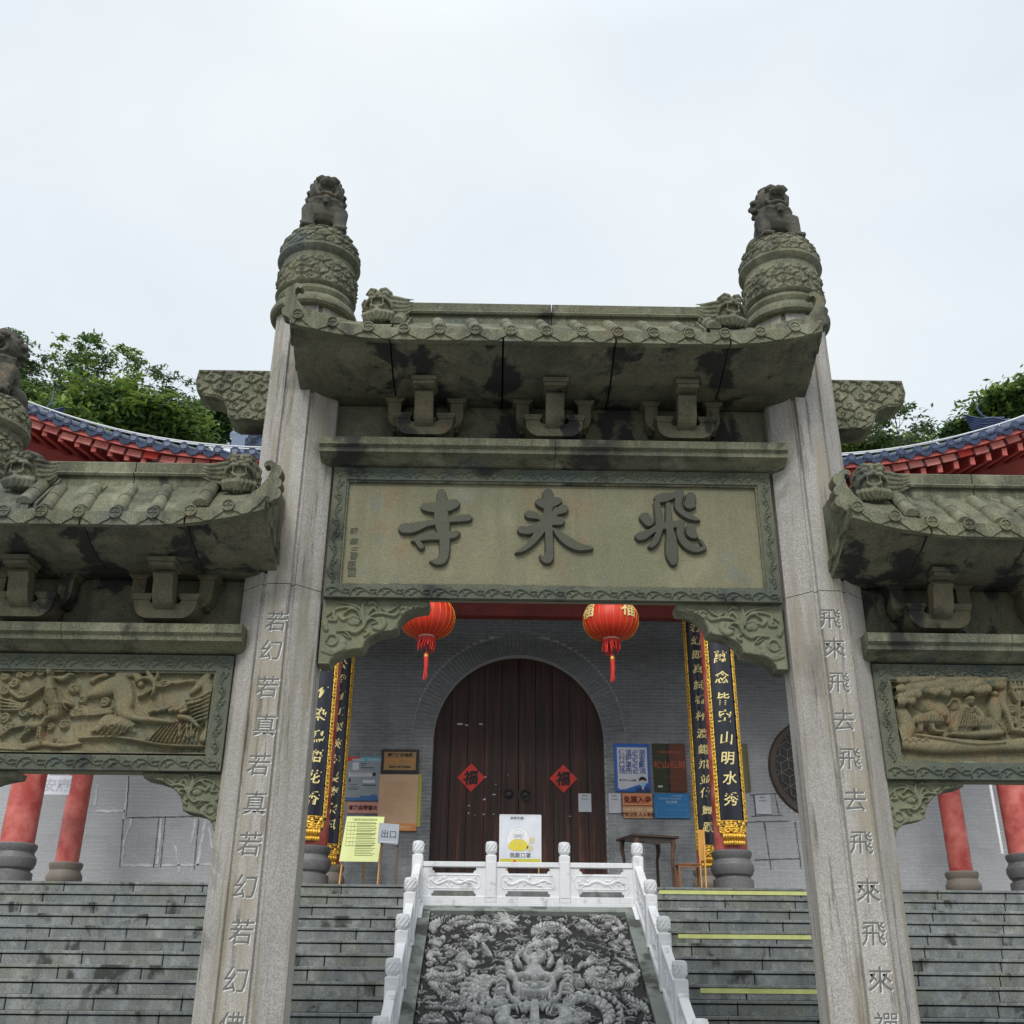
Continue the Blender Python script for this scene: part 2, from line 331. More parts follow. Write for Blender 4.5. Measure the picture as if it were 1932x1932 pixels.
def remesh(mb, voxel, name, smooth_it=2):
    me = mb.mesh('tmp'); o = bpy.data.objects.new('tmp', me); COL.objects.link(o)
    m = o.modifiers.new('r', 'REMESH'); m.mode = 'VOXEL'; m.voxel_size = voxel
    if smooth_it:
        q = o.modifiers.new('s', 'SMOOTH'); q.iterations = smooth_it; q.factor = .5
    dg = bpy.context.evaluated_depsgraph_get(); dg.update()
    r = bpy.data.meshes.new_from_object(o.evaluated_get(dg)); r.name = name
    bpy.data.objects.remove(o); r.shade_smooth(); return r

# ------------------------------------------------------------------ carved relief as a height grid
class HF:
    def __init__(s, x0, x1, z0, z1, res):
        s.x0, s.x1, s.z0, s.z1 = x0, x1, z0, z1
        s.nx = int((x1-x0)/res)+1; s.nz = int((z1-z0)/res)+1
        s.X = np.linspace(x0, x1, s.nx); s.Z = np.linspace(z0, z1, s.nz); s.H = np.zeros((s.nz, s.nx))
    def stroke(s, pts, r=None, h=.02, flat=False, bev=.006, base=0.0, scale=None, erase=0, smooth=True):
        pts = [tuple(p)+((r,) if len(p) == 2 else ()) for p in pts]
        if smooth: pts = crom(pts)
        acc = 0
        if scale: bq = np.full(s.H.shape, 9.); SS = np.zeros(s.H.shape); SD = np.zeros(s.H.shape)
        for a, b in zip(pts[:-1], pts[1:]) if len(pts) > 1 else [(pts[0], (pts[0][0]+1e-4, pts[0][1], pts[0][2]))]:
            if erase and acc == 0:
                for (x_, z_, r_) in pts:
                    q_ = r_+erase; i0, i1 = np.searchsorted(s.X, [x_-q_, x_+q_]); j0, j1 = np.searchsorted(s.Z, [z_-q_, z_+q_])
                    if i1 > i0 and j1 > j0: s.H[j0:j1, i0:i1] *= (np.hypot(s.X[i0:i1][None, :]-x_, s.Z[j0:j1][:, None]-z_) > q_)
            R = max(a[2], b[2]); i0, i1 = np.searchsorted(s.X, [min(a[0], b[0])-R, max(a[0], b[0])+R]); j0, j1 = np.searchsorted(s.Z, [min(a[1], b[1])-R, max(a[1], b[1])+R])
            dx, dz = b[0]-a[0], b[1]-a[1]; L2 = dx*dx+dz*dz+1e-12; L = sqrt(L2)
            if i1 > i0 and j1 > j0:
                X = s.X[i0:i1][None, :]; Z = s.Z[j0:j1][:, None]
                tr = ((X-a[0])*dx+(Z-a[1])*dz)/L2; t = np.clip(tr, 0, 1); rr = np.maximum(a[2]+(b[2]-a[2])*t, 1e-5)
                d = np.hypot(X-a[0]-t*dx, Z-a[1]-t*dz)
                v = h*np.clip((rr-d)/bev, 0, 1) if flat else h*np.clip(1-(d/rr)**2, 0, 1)**.33*np.minimum(1, rr/(R+1e-9))
                if scale:       # remember, per point, the nearest stretch of the body: the scales are cut along it afterwards
                    sd = ((X-a[0])*dz-(Z-a[1])*dx)/L; qq = d/rr; w_ = bq[j0:j1, i0:i1]; m_ = qq < w_
                    w_[m_] = qq[m_]; SS[j0:j1, i0:i1][m_] = (acc+t*L)[m_]; SD[j0:j1, i0:i1][m_] = sd[m_]
                v = np.where(d < rr, v+base, 0); w = s.H[j0:j1, i0:i1]
                s.H[j0:j1, i0:i1] = np.maximum(w, v)
            acc += L
        if scale:
            c1 = np.abs(((SS+SD*.9)/scale) % 1-.5)*2; c2 = np.abs(((SS-SD*.9)/scale) % 1-.5)*2
            s.H = np.where(bq < .93, s.H*(1-.62*np.clip(np.maximum(c1, c2)*2.6-1.6, 0, 1)), s.H)
        return s
    def spiral(s, cx, cz, R, r, h, turns=1.4, a0=0, sgn=1, base=0):
        s.stroke([(cx+R*(1-.85*t)*cos(a0+sgn*t*turns*2*pi), cz+R*(1-.85*t)*sin(a0+sgn*t*turns*2*pi), r*(1-.45*t)) for t in np.linspace(0, 1, 14)], h=h, base=base); return s
    def leaf(s, x, z, ang, L, w, h, curl=.6, base=0):
        pts = []
        for t in np.linspace(0, 1, 6):
            a = ang+curl*t; pts.append((x+L*t*cos(a), z+L*t*sin(a), max(.0015, w*sin(pi*min(1, .15+.85*t))**.8)))
        s.stroke(pts, h=h, base=base); return s
    def noise(s, amp, sc):
        for k in range(14):
            a = RNG.uniform(0, 2*pi); f = sc*RNG.uniform(.6, 2.5); ph = RNG.uniform(0, 6.28)
            s.H += amp/4*np.sin((s.X[None, :]*cos(a)+s.Z[:, None]*sin(a))*f+ph)
        return s
    def mesh(s, name, mp, mask=None, attr=None, smooth=True):       # mp(X,Z,H) -> x,y,z arrays
        X, Z = np.meshgrid(s.X, s.Z); x, y, z = mp(X, Z, s.H)
        co_ = np.stack([x, y, z], -1).reshape(-1, 3)
        idx = np.arange(s.nx*s.nz).reshape(s.nz, s.nx)
        q = np.stack([idx[:-1, :-1], idx[:-1, 1:], idx[1:, 1:], idx[1:, :-1]], -1).reshape(-1, 4)
        if mask is not None:
            M = mask.reshape(-1); q = q[M[q].any(axis=1)]
            used = np.unique(q); mpx = -np.ones(s.nx*s.nz, int); mpx[used] = np.arange(len(used)); q = mpx[q]; co_ = co_[used]
            hh = s.H.reshape(-1)[used]
        else: hh = s.H.reshape(-1)
        me = npmesh(name, co_, q)
        if attr:
            at = me.attributes.new(attr, 'FLOAT', 'POINT'); at.data.foreach_set('value', (hh/max(hh.max(), 1e-6)).astype(np.float32))
        if smooth: me.shade_smooth()
        return me
def npmesh(name, co_, q):
    me = bpy.data.meshes.new(name); k = q.shape[1]
    me.vertices.add(len(co_)); me.vertices.foreach_set('co', co_.astype(np.float32).ravel())
    me.loops.add(q.size); me.loops.foreach_set('vertex_index', q.astype(np.int32).ravel())
    me.polygons.add(len(q)); me.polygons.foreach_set('loop_start', np.arange(0, q.size, k, dtype=np.int32)); me.update(calc_edges=True); me.validate(); return me
def front(Y, parent=None):     # heights stand out of the wall towards -y
    o = wloc(parent) if parent else (0, 0, 0)
    return lambda X, Z, H: (X-o[0], Y-H-o[1], Z-o[2])

# ------------------------------------------------------------------ lettering
_tc = {}
def glyphs(txt, size, bold=0.0, ext=.001, shear=0.0, res=2):
    k = (txt, round(size, 4), bold, ext, shear)
    if k in _tc: return _tc[k]
    c = bpy.data.curves.new('t', 'FONT'); c.body = txt; c.size = size; c.extrude = ext; c.offset = bold; c.shear = shear; c.resolution_u = res
    c.align_x = 'CENTER'; c.align_y = 'CENTER'
    o = bpy.data.objects.new('t', c); COL.objects.link(o); dg = bpy.context.evaluated_depsgraph_get(); dg.update()
    me = bpy.data.meshes.new_from_object(o.evaluated_get(dg)); v = [tuple(p.co) for p in me.vertices]; f = [tuple(p.vertices) for p in me.polygons]
    if v:
        xs = [p[0] for p in v]; ys = [p[1] for p in v]; mx_, my_ = (min(xs)+max(xs))/2, (min(ys)+max(ys))/2
        v = [(a-mx_, b-my_, d) for a, b, d in v]
    bpy.data.objects.remove(o); _tc[k] = (v, f); return v, f
def text(mb, txt, size, x, y, z, bold=0.0, ext=.001, shear=0., rot=0., wide=1.):   # on a plane facing -y
    v, f = glyphs(txt, size, bold, ext, shear); ca, sa = cos(rot), sin(rot)
    mb.add([(x+(a*ca-b*sa)*wide, y-d, z+a*sa+b*ca) for a, b, d in v], f); return mb

def chars(items, name, parent, fn, layers):    # every character is one object: layers of (bold, offset x, offset z, lift, material)
    out = []
    for ch, size, x, z in items:
        b = MB(); cuts = []
        for (bo, ox, oz, lf, m, sh) in layers:
            v, f = glyphs(ch, size, bo, 0, sh); n0 = len(b.f); b.add([fn(x+ox+p, z+oz+q, lf+abs(d)) for p, q, d in v], f); cuts.append((n0, m))
        o = b.build(name, None, parent, fix=False)
        for c_, m in cuts: o.data.materials.append(m)
        for i, (c_, m) in enumerate(cuts):
            for k in range(c_, len(o.data.polygons)): o.data.polygons[k].material_index = i
        out.append(o)
    return out
# ================================================================== GROUND AND SETTING
GZ = -0.043; GX = .42; TX = .43; SL = .51       # gate axis, temple axis, stair slope
def zs(Y): return 3.017-SL*(15.0-Y)              # nosing line of the stairs
gm = plain('grey_paving', (.27, .27, .26), .9, .15, 3)
mb = MB(); mb.add([(-600, -400, GZ), (600, -400, GZ), (600, 900, GZ), (-600, 900, GZ)], [(0, 1, 2, 3)])
tag(mb.build('ground', gm), kind='structure')
hg = HF(-90, 110, 27, 170, 2.5); 
Xh, Zh = np.meshgrid(hg.X, hg.Z)
hg.H = 19*(1/(1+np.exp(-(Zh-46)/7)))*(.8+.2*np.cos(Xh/17+.6))+1.2*np.sin(Xh/6)*np.cos(Zh/7)*(Zh > 36)
hg.H *= np.clip(np.minimum(np.minimum(Xh+90, 110-Xh)/20, (170-Zh)/30), 0, 1)
hill_m = plain('hill_undergrowth', (.03, .05, .02), .95, .4, .5)
hm = hg.mesh('hill', lambda X, Z, H: (X, Z, GZ-.05+H)); tag(link('hill', hm, hill_m), kind='structure')

# ================================================================== STONE GATE
gate = thing('stone_gateway', (GX, 7.65, GZ), 'weathered green granite memorial gateway with carved plaque and three tiled roofs over its bays', 'gateway')
PY = 7.65; PX = [GX-4.63, GX-2.04, GX+2.04, GX+4.63]
def pillar_outline(a=.29):
    c = a*math.tan(pi/8); g = .022
    fr = [(-c-.004, -a+.012), (-c+g*.3, -a+.034), (-c+g+.006, -a+.034), (-c+g+.012, -a-.002), (c-g-.012, -a-.002), (c-g-.006, -a+.034), (c-g*.3, -a+.034), (c+.004, -a+.012)]
    pts = fr+[(a, -c), (a, c), (c, a), (-c, a), (-a, c), (-a, -c)]
    return pts
PTOP = 6.98
pillars = []
for i, px in enumerate(PX):
    outer = i in (0, 3); top = 5.25 if outer else PTOP; j = 2.95 if outer else 4.385
    mb = MB(); mb.prism([(px+a, PY+b) for a, b in pillar_outline()], GZ, j, 'z')
    p = mb.build('pillar', PILLAR, gate)
    mb = MB(); mb.prism([(px+a*1.0, PY+b*1.0) for a, b in pillar_outline()], j+.006, top, 'z'); mb.build('upper_stone', PILLAR, p)
    mb = MB(); mb.box(px-.2, px+.2, PY-.2, PY+.2, j-.002, j+.008); mb.build('mortar_joint', DARKSTN, p)
    if not outer: pillars.append(p)
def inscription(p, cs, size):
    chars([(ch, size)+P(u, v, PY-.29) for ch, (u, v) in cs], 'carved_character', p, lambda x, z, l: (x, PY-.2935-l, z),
          [(.0018, .004, -.005, .0, LITCHIP, .08), (.0004, -.001, .001, .002, GROOVE, .08)])
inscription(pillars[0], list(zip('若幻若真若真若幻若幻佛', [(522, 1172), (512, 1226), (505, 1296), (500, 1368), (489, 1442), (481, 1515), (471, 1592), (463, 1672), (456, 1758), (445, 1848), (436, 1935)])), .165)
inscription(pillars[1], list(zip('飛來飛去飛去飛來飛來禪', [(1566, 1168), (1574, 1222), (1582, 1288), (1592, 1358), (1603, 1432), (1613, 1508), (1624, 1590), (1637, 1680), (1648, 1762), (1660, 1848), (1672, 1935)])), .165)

# ---- carved cloud scales (drum and wings): height field made of overlapping lobed scales with a curl in each
def cloud_scales(hf, sw, sh, h=.016):
    X, Z = np.meshgrid(hf.X, hf.Z); H = np.zeros_like(X); best = np.full_like(X, -1e9)
    r0 = int(floor(hf.z0/sh))-2; r1 = int(hf.z1/sh)+3
    for r in range(r0, r1):            # lower rows lie over the upper ones' feet: draw from the bottom up
        zc = r*sh
        for c in range(int(floor(hf.x0/sw))-2, int(hf.x1/sw)+3):
            xc = (c+.5*(r % 2))*sw + .12*sw*sin(r*7.3+c*3.1)
            dx = (X-xc)/(sw*.56); dz = (Z-(zc+sh*.62))/(sh*1.08)
            ang = np.arctan2(dz, dx); rr = np.hypot(dx, dz)*(1+.07*np.cos(ang*7))
            inside = (rr < 1) & (Z < zc+sh*1.6)
            low = np.clip(.35-(Z-zc)/(sh*1.1), 0, 1)          # each scale tips outward at its lower lip
            hh = h*(.30+.85*low)
            hh = np.where(rr > .91, -.25*h, hh)
            # curl
            ex, ez = (X-xc)/(sw*.20), (Z-(zc+sh*.16))/(sh*.36); er = np.hypot(ex, ez); ea = np.arctan2(ez, ex)
            sp = np.abs(er-(.25+.75*((ea/(2*pi)+.25) % 1)))
            hh = np.where((er < 1.15) & (sp < .14), hh-.55*h, hh)
            hh = np.where(er < .17, h*1.1, hh)
            pr = zc
            H = np.where(inside & (pr > best), np.maximum(hh, -.2*h), H); best = np.where(inside & (pr > best), pr, best)
    hf.H = H
    return hf
def cyl_map(cx, cy, prof, parent):
    o = wloc(parent)
    def f(X, Z, H):
        R = prof(Z)+H; a = X
        return cx+R*np.sin(a)-o[0], cy-R*np.cos(a)-o[1], Z-o[2]
    return f
def drum(px, zb, sc=1.0):
    q = .985
    prof = [(.20, 0), (.345, 0), (.365, .02), (.37, .05), (.355, .085), (.33, .10), (.315, .13), (.325, .145), (.335, .17), (.325, .20), (.315, .215), (.335, .228), (.347, .245), (.34, .252), (.30, .256)]
    prof2 = [(.29, .50), (.318, .503), (.318, .565), (.348, .59), (.362, .615), (.358, .642), (.30, .648)]
    prof3 = [(.27, .86), (.255, .885), (.22, .90), (.0, .90)]
    prof, prof2, prof3 = [[(r, z*q) for r, z in p_] for p_ in (prof, prof2, prof3)]
    mb = MB(); mb.lathe([(r, z+zb) for r, z in prof], (px, PY, 0), 48)
    mb.lathe([(.30, zb+.2), (.30, zb+.6)], (px, PY, 0), 40); mb.lathe([(r, z+zb) for r, z in prof2], (px, PY, 0), 48)
    mb.lathe([(.29, zb+.56), (.25, zb+.82)], (px, PY, 0), 40); mb.lathe([(r, z+zb) for r, z in prof3], (px, PY, 0), 48, cap=False)
    d = mb.build('cloud_drum', GREEN, gate, smooth=35)
    for z0, z1, ra, rb in ((zb+.25*q, zb+.507*q, .318, .318), (zb+.643*q, zb+.875*q, .333, .265)):
        hf = HF(-pi, pi, z0, z1, .0075); hf.nx = 300; hf.x0, hf.x1 = -pi*.335, pi*.335; hf.X = np.linspace(hf.x0, hf.x1, hf.nx)
        cloud_scales(hf, .165, .066, .03); hf.X = np.linspace(-pi, pi, hf.nx)
        bulge = lambda Z, z0=z0, z1=z1, ra=ra, rb=rb: ra+(rb-ra)*((Z-z0)/(z1-z0))**1.6+.012*np.sin(pi*(Z-z0)/(z1-z0))
        link('carved_cloud_band', hf.mesh('carved_cloud_band', cyl_map(px, PY, bulge, gate)), GREEN, d, (wloc(gate)[0]-wloc(d)[0], wloc(gate)[1]-wloc(d)[1], wloc(gate)[2]-wloc(d)[2]))
    return zb+.885
drum_top = [drum(PX[0], 5.17), drum(PX[1], 6.865), drum(PX[2], 6.865), drum(PX[3], 5.17)]

# ---- cloud wings
def poly_mask(hf, poly):
    X, Z = np.meshgrid(hf.X, hf.Z); ins = np.zeros(X.shape, bool); n = len(poly)
    for i in range(n):
        (xa, za), (xb, zb_) = poly[i], poly[(i+1) % n]
        if za == zb_: continue
        c = (za > Z) != (zb_ > Z); xi = xa+(Z-za)*(xb-xa)/(zb_-za); ins ^= c & (X < xi)
    return ins
def relief_on_plate(poly, y0, y1, fill, name, mat, parent, child, inset=.012, res=.006, cmat=None):
    mb = MB(); mb.prism(poly, y0, y1); o = mb.build(name, mat, parent)
    cx = sum(p[0] for p in poly)/len(poly); cz = sum(p[1] for p in poly)/len(poly)
    xs = [p[0] for p in poly]; zz = [p[1] for p in poly]
    hf = HF(min(xs), max(xs), min(zz), max(zz), res); fill(hf)
    M = poly_mask(hf, poly)
    for k in range(int(inset/res)):
        m2 = M.copy(); m2[1:] &= M[:-1]; m2[:-1] &= M[1:]; m2[:, 1:] &= M[:, :-1]; m2[:, :-1] &= M[:, 1:]; M = m2
    hf.H = np.where(M, hf.H, -.004)
    me = hf.mesh(child, front(y0-.001, o), mask=M); link(child, me, cmat or mat, o); return o
for s, px in ((-1, PX[1]), (1, PX[2])):
    e = .235; A = px+s*e
    w = [(0, 6.34), (.70, 6.34), (.715, 6.22), (.69, 6.13), (.63, 6.095), (.54, 6.085), (.47, 6.05), (.435, 5.99), (.415, 5.90), (.36, 5.87), (0, 5.87)]
    poly = [(px+s*(.17+a*1.02), z) for a, z in w]
    if s < 0: poly = poly[::-1]
    relief_on_plate(poly, 7.55, 7.80, lambda hf: cloud_scales(hf, .165, .088, .03), 'cloud_wing', GREEN, gate, 'carved_cloud_scales', res=.0055)

# ---- one beast head, one tile end, shared by all three roofs
def beast_head_mesh():
    b = MB(); b.ball((0, .02, 0), (.115, .12, .13), 20, 14); b.ball((0, .02, .075), (.10, .11, .075))
    for s in (-1, 1):
        b.ball((s*.047, -.095, .052), (.030, .026, .022)); b.ball((s*.047, -.115, .050), (.016, .012, .014))
        b.tube([(s*.012, -.112, .078), (s*.05, -.105, .092), (s*.095, -.07, .072)], [.013, .016, .009])
        b.tube([(s*.008, -.125, .012), (s*.05, -.112, .016), (s*.088, -.085, -.012), (s*.098, -.07, -.05)], [.012, .015, .014, .008])
        b.tube([(s*.04, -.118, -.01), (s*.042, -.118, -.045)], [.007, .003])
        b.tube([(s*.05, -.105, -.035), (s*.03, -.115, -.058), (0, -.118, -.062)], [.010, .012, .012])
        for k in range(4):
            a = .016+.026*k
            b.tube([(s*a, -.098+.012*k, -.07), (s*(a+.012), -.11+.012*k, -.10), (s*(a-.004), -.095+.012*k, -.14), (s*(a+.012), -.07+.014*k, -.165+.012*k)], [.013, .015, .012, .004])
        for k in range(3):
            b.tube([(s*.10, -.05+.03*k, .05-.035*k), (s*.125, -.035+.03*k, .02-.04*k), (s*.12, -.02+.03*k, -.03-.04*k)], [.012, .013, .005])
    b.ball((0, -.118, .028), (.022, .026, .018)); b.tube([(0, -.11, -.06), (0, -.12, -.1), (0, -.09, -.16)], [.014, .016, .005])
    b.ball((0, -.02, -.10), (.085, .08, .06))
    for k in range(5):     # hair streaming back along the ridge (+x)
        b.tube([(.06, -.06+.012*k, .06-.03*k), (.13, -.055+.012*k, .045-.03*k), (.19, -.05+.01*k, .03-.024*k), (.25, -.045, .03-.02*k)], [.016, .014, .011, .003])
    return remesh(b, .0062, 'beast_head', 1)
HEAD = beast_head_mesh(); HEADM = HEAD.copy(); 
_co = np.zeros(len(HEADM.vertices)*3, np.float32); HEADM.vertices.foreach_get('co', _co); _co = _co.reshape(-1, 3); _co[:, 0] *= -1; HEADM.vertices.foreach_set('co', _co.ravel()); HEADM.flip_normals()
def disc_mesh():
    b = MB(); n = 20
    for (ra, rb, y0) in ((.044, .034, -.018),):
        vs = []
        for i in range(n):
            a = 2*pi*i/n; vs += [(ra*cos(a), .05, ra*sin(a)), (ra*cos(a), y0, ra*sin(a)), (rb*cos(a), y0, rb*sin(a)), (rb*cos(a), y0+.009, rb*sin(a))]
        b.add(vs, [(i*4+k, ((i+1) % n)*4+k, ((i+1) % n)*4+k+1, i*4+k+1) for i in range(n) for k in range(3)]+[tuple(i*4+3 for i in range(n))])
    for k in range(4):
        a = k*pi/2+.05; b.ball((.019*cos(a), -.010, .019*sin(a)), (.014 if k % 2 == 0 else .0055, .006, .0055 if k % 2 == 0 else .014), 8, 6)
    b.ball((0, -.011, 0), (.006, .008, .006), 8, 6)
    return b.mesh('tile_end', smooth=40)
DISC = disc_mesh(); DISC.materials.append(GREEN)
HEAD.materials.append(GREEN); HEADM.materials.append(GREEN)

def gate_roof(x0, x1, zb, joints, ridge_joint, heads, ridges, RZ, sp, disc0, parent):
    seen_left = seen_right = True
    xc = (x0+x1)/2; hw = (x1-x0)/2; YF = 6.75
    def lift(x):
        t = max(0, (abs(x-xc)-(hw-.85))/.85); return .135*t**2.0
    def sec(x, x_):     # full cross-section, front half then mirrored back half
        l = lift(x)
        h = [(7.65, zb-.07), (7.42, zb-.10), (7.2, zb-.085+.25*l), (6.98, zb-.035+.6*l), (6.84, zb+.02+.9*l), (6.80, zb+.022+l), (6.795, zb+l), (YF, zb+l), (YF, zb+.095+l), (6.80, zb+.13+l*.95), (6.95, zb+.13+(RZ-.13)*.5+.45*l), (7.12, zb+RZ+.1*l), (7.42, zb+RZ+.02)]
        b_ = [(2*7.65-y, z) for y, z in h[::-1]][:-1]
        return h+b_
    n = len(sec(xc, 0)); root = None; ends = [x0]+joints+[x1]
    for k in range(len(ends)-1):
        a, b = ends[k]+(.007 if k else 0), ends[k+1]-(.007 if k < len(ends)-2 else 0); m = 9; mb = MB(); vs = []
        for i in range(m):
            x = a+(b-a)*i/(m-1); vs += [(x, y, z+random.uniform(-.0015, .0015)) for y, z in sec(x, 0)]
        fs = [(i*n+j, i*n+(j+1) % n, (i+1)*n+(j+1) % n, (i+1)*n+j) for i in range(m-1) for j in range(n)]
        fs += [tuple(range(n)), tuple((m-1)*n+j for j in range(n))[::-1]]
        mb.add(vs, fs)
        if root is None: root = mb.build('roof', None, parent); root.data.name = 'eave_stone'; o = root
        else: o = mb.build('eave_stone', None, root)
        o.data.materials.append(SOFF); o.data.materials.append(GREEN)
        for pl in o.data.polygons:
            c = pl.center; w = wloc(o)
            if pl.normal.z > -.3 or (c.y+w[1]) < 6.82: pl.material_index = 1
    mb = MB(); mb.prism([(7.0, zb+.09), (7.62, zb+.0), (8.25, zb+.09), (8.25, zb+.3), (7.8, zb+RZ-.06), (7.2, zb+RZ-.06), (6.98, zb+.16)], x0+.03, x1-.03, 'x'); mb.build('roof_core', DARKSTN, root)
    # scalloped drip edge, discs
    xs = [disc0+sp*k for k in range(-20, 20)]; xs = [x for x in xs if x0+.01 < x < x1-.01]
    mb = MB(); tr = MB()
    edges = sorted(set([x0, x1]+xs))
    for a, b in zip(edges[:-1], edges[1:]):
        if b-a < .05: continue
        m = 10; top = [(a+(b-a)*i/m, zb+.098+lift(a+(b-a)*i/m)) for i in range(m+1)]
        bot = []
        for i in range(m+1):
            t = i/m; s_ = abs(2*t-1); d = .074*(1-s_**2.6)+.016*(1 if .38 < t < .62 else 0); x = a+(b-a)*t; bot.append((x, zb+.088-d+lift(x)))
        mb.prism(top+bot[::-1], YF-.012, YF+.004)
    dt = mb.build('drip_edge', GREEN, root)
    for x in xs: inst('tile_end', DISC, root, (x, YF-.008, zb+.088+lift(x)))
    for (xe, s, vis) in ((x0, -1, seen_left), (x1, 1, seen_right)):      # returns at the two ends
        mb = MB()
        for a, b in ((6.77, 7.0), (7.0, 7.24), (7.24, 7.48)):
            m = 8; l = lambda y: lift(xe)*max(0, 1-(y-6.75)/.75)**1.3-.09*max(0, (y-6.75)/.75)
            top = [(a+(b-a)*i/m, zb+.098+l(a+(b-a)*i/m)) for i in range(m+1)]
            bot = [(a+(b-a)*i/m, zb+.088-.07*(1-abs(2*i/m-1)**2.6)+l(a+(b-a)*i/m)) for i in range(m+1)]
            mb.prism(top+bot[::-1], xe-.004*s, xe+.014*s, 'x')
            inst('tile_end', DISC, root, (xe+.008*s, b-.01, zb+.085+l(b)), (0, 0, pi/2*s))
        mb.build('drip_edge', GREEN, root)
    # barrel tiles between the two descending ridges
    hl, hr = heads; dl, dr = ridges; G_ = (RZ-.12)/.32
    def barrel(x, r, off, y0, y1, seg, fan=0.0):
        b = MB()
        for k in range(seg):
            ya = y0+(y1-y0)*k/seg; yb = y0+(y1-y0)*(k+1)/seg-.004
            za = zb+.115+(ya-6.80)*G_+off; zb_ = zb+.115+(yb-6.80)*G_+off; q = .10
            vs = [(x+fan*(ya-y0)+r*cos(pi*i/8), ya-q*r*sin(pi*i/8)*5, za+r*sin(pi*i/8)*.8) for i in range(9)]+[(x+fan*(yb-y0)+r*.92*cos(pi*i/8), yb-q*r*sin(pi*i/8)*5, zb_+r*.92*sin(pi*i/8)*.8) for i in range(9)]
            b.add(vs, [(i, i+1, i+10, i+9) for i in range(8)]+[tuple(range(9)), tuple(range(17, 8, -1))])
        return b
    for x in xs:
        if dl+.10 < x < dr-.06: barrel(x, .056, .01, 6.79, 7.07, 2, fan=-.15).build('barrel_tile', GREEN, root, smooth=50)
    for x in [a+sp/2 for a in xs]:
        if dl < x < dr:
            for k in range(2):
                ya = 6.82+k*.14; z0 = zb+.118+(ya-6.8)*G_; b = MB(); b.hex([(X_, Y_, Z_+(0 if Y_ == ya else .145*G_*.93)+q) for X_ in (x-.075, x+.075) for Y_, Z_ in ((ya, z0), (ya+.145, z0)) for q in (-.004, .014)]); b.build('flat_tile', GREEN, root)
    for x, s in ((dl, -1), (dr, 1)):
        b = MB(); b.hex([(X_, Y_, Z_) for X_ in (x-.03, x+.03) for Y_, q in ((6.80, zb+.10), (7.14, zb+.10+.34*G_)) for Z_ in (q, q+.08)])
        b.hex([(X_-s*.065, Y_, Z_) for X_ in (x-.010, x+.010) for Y_, q in ((6.82, zb+.12), (7.14, zb+.12+.32*G_)) for Z_ in (q, q+.07)])
        b.build('descending_ridge', GREEN, root)
        barrel(x, .056, .068, 6.79, 7.13, 3).build('ridge_barrel_tile', GREEN, root, smooth=50)
    # main ridge in two stones
    rz = zb+RZ
    prof = [(7.13, rz-.03), (7.13, rz+.075), (7.10, rz+.08), (7.09, rz+.095), (7.10, rz+.108), (7.13, rz+.112), (7.12, rz+.195), (7.14, rz+.21), (7.42, rz+.21), (7.44, rz+.195), (7.43, rz+.1), (7.43, rz)]
    for a, b in ((hl+.06, ridge_joint-.004), (ridge_joint+.004, hr-.06)):
        mb = MB(); mb.prism(prof, a, b, 'x'); mb.build('ridge_stone', GREEN, root)
    inst('beast_head', HEAD, root, (hl, 7.02, rz+.055), (0, 0, -.12)).scale = (1.12,)*3; inst('beast_head', HEADM, root, (hr, 7.02, rz+.055), (0, 0, .12)).scale = (1.12,)*3
    # hip ridges running out to the corners, each with a curled finial
    for s, xe, hx in ((-1, x0, hl), (1, x1, hr)):
        pts = []
        for t in np.linspace(0, 1, 8):
            x = hx+s*.06+(xe-s*.05-hx-s*.06)*t; y = 7.04-.18*t; pts.append((x, y, zb+.26-.07*t+lift(x)*1.05))
        mb = MB(); up = []
        for i, (x, y, z) in enumerate(pts): up += [(x, y-.03, z-.12), (x, y-.03, z+.03), (x, y+.03, z+.03), (x, y+.03, z-.12)]
        mb.add(up, [(i*4+j, i*4+(j+1) % 4, i*4+4+(j+1) % 4, i*4+4+j) for i in range(7) for j in range(4)]+[(0, 1, 2, 3), (31, 30, 29, 28)])
        mb.build('hip_ridge', GREEN, root)
        ex, ey, ez = xe-s*.0, 6.86, zb+.08+.135
        out = [(-.13, .0), (.02, .0), (.05, .03), (.06, .08), (.058, .14), (.065, .20), (.055, .26), (.03, .31), (-.005, .335), (-.04, .325), (-.055, .30), (-.04, .285), (-.015, .295), (.0, .275), (.0, .24), (-.02, .185), (-.06, .125), (-.11, .07)]
        mb = MB(); pl = [(ex+s*p, ez+q) for p, q in out]; mb.prism(pl if s > 0 else pl[::-1], ey-.05, ey+.03)
        for (q0, q1, r_) in ((.03, .12, .045), (.115, .20, .042), (.20, .30, .036)):
            mb.prism([(ex+s*(.045)+r_*cos(t), ez+(q0+q1)/2+(q1-q0)*.52*sin(t)) for t in np.linspace(0, 2*pi, 15)[:-1]], ey-.045, ey+.07)
        mb.build('corner_scroll', GREEN, root)
    return root
gate_roof(GX-2.03, GX+2.03, 6.135, [-.85, .01, .865, 1.735], .40, (-.965, 1.80), (-.80, 1.63), .41, .2705, .07, gate)
gate_roof(PX[0], PX[1]-.02, 4.575, [-2.9, -2.18], -2.72, (-3.47, -1.90), (-3.33, -2.10), .475, .257, -3.174, gate)
gate_roof(PX[2]+.02, PX[3], 4.575, [3.02, 3.74], 3.56, (2.74, 4.31), (2.92, 4.17), .475, .257, 3.03, gate)

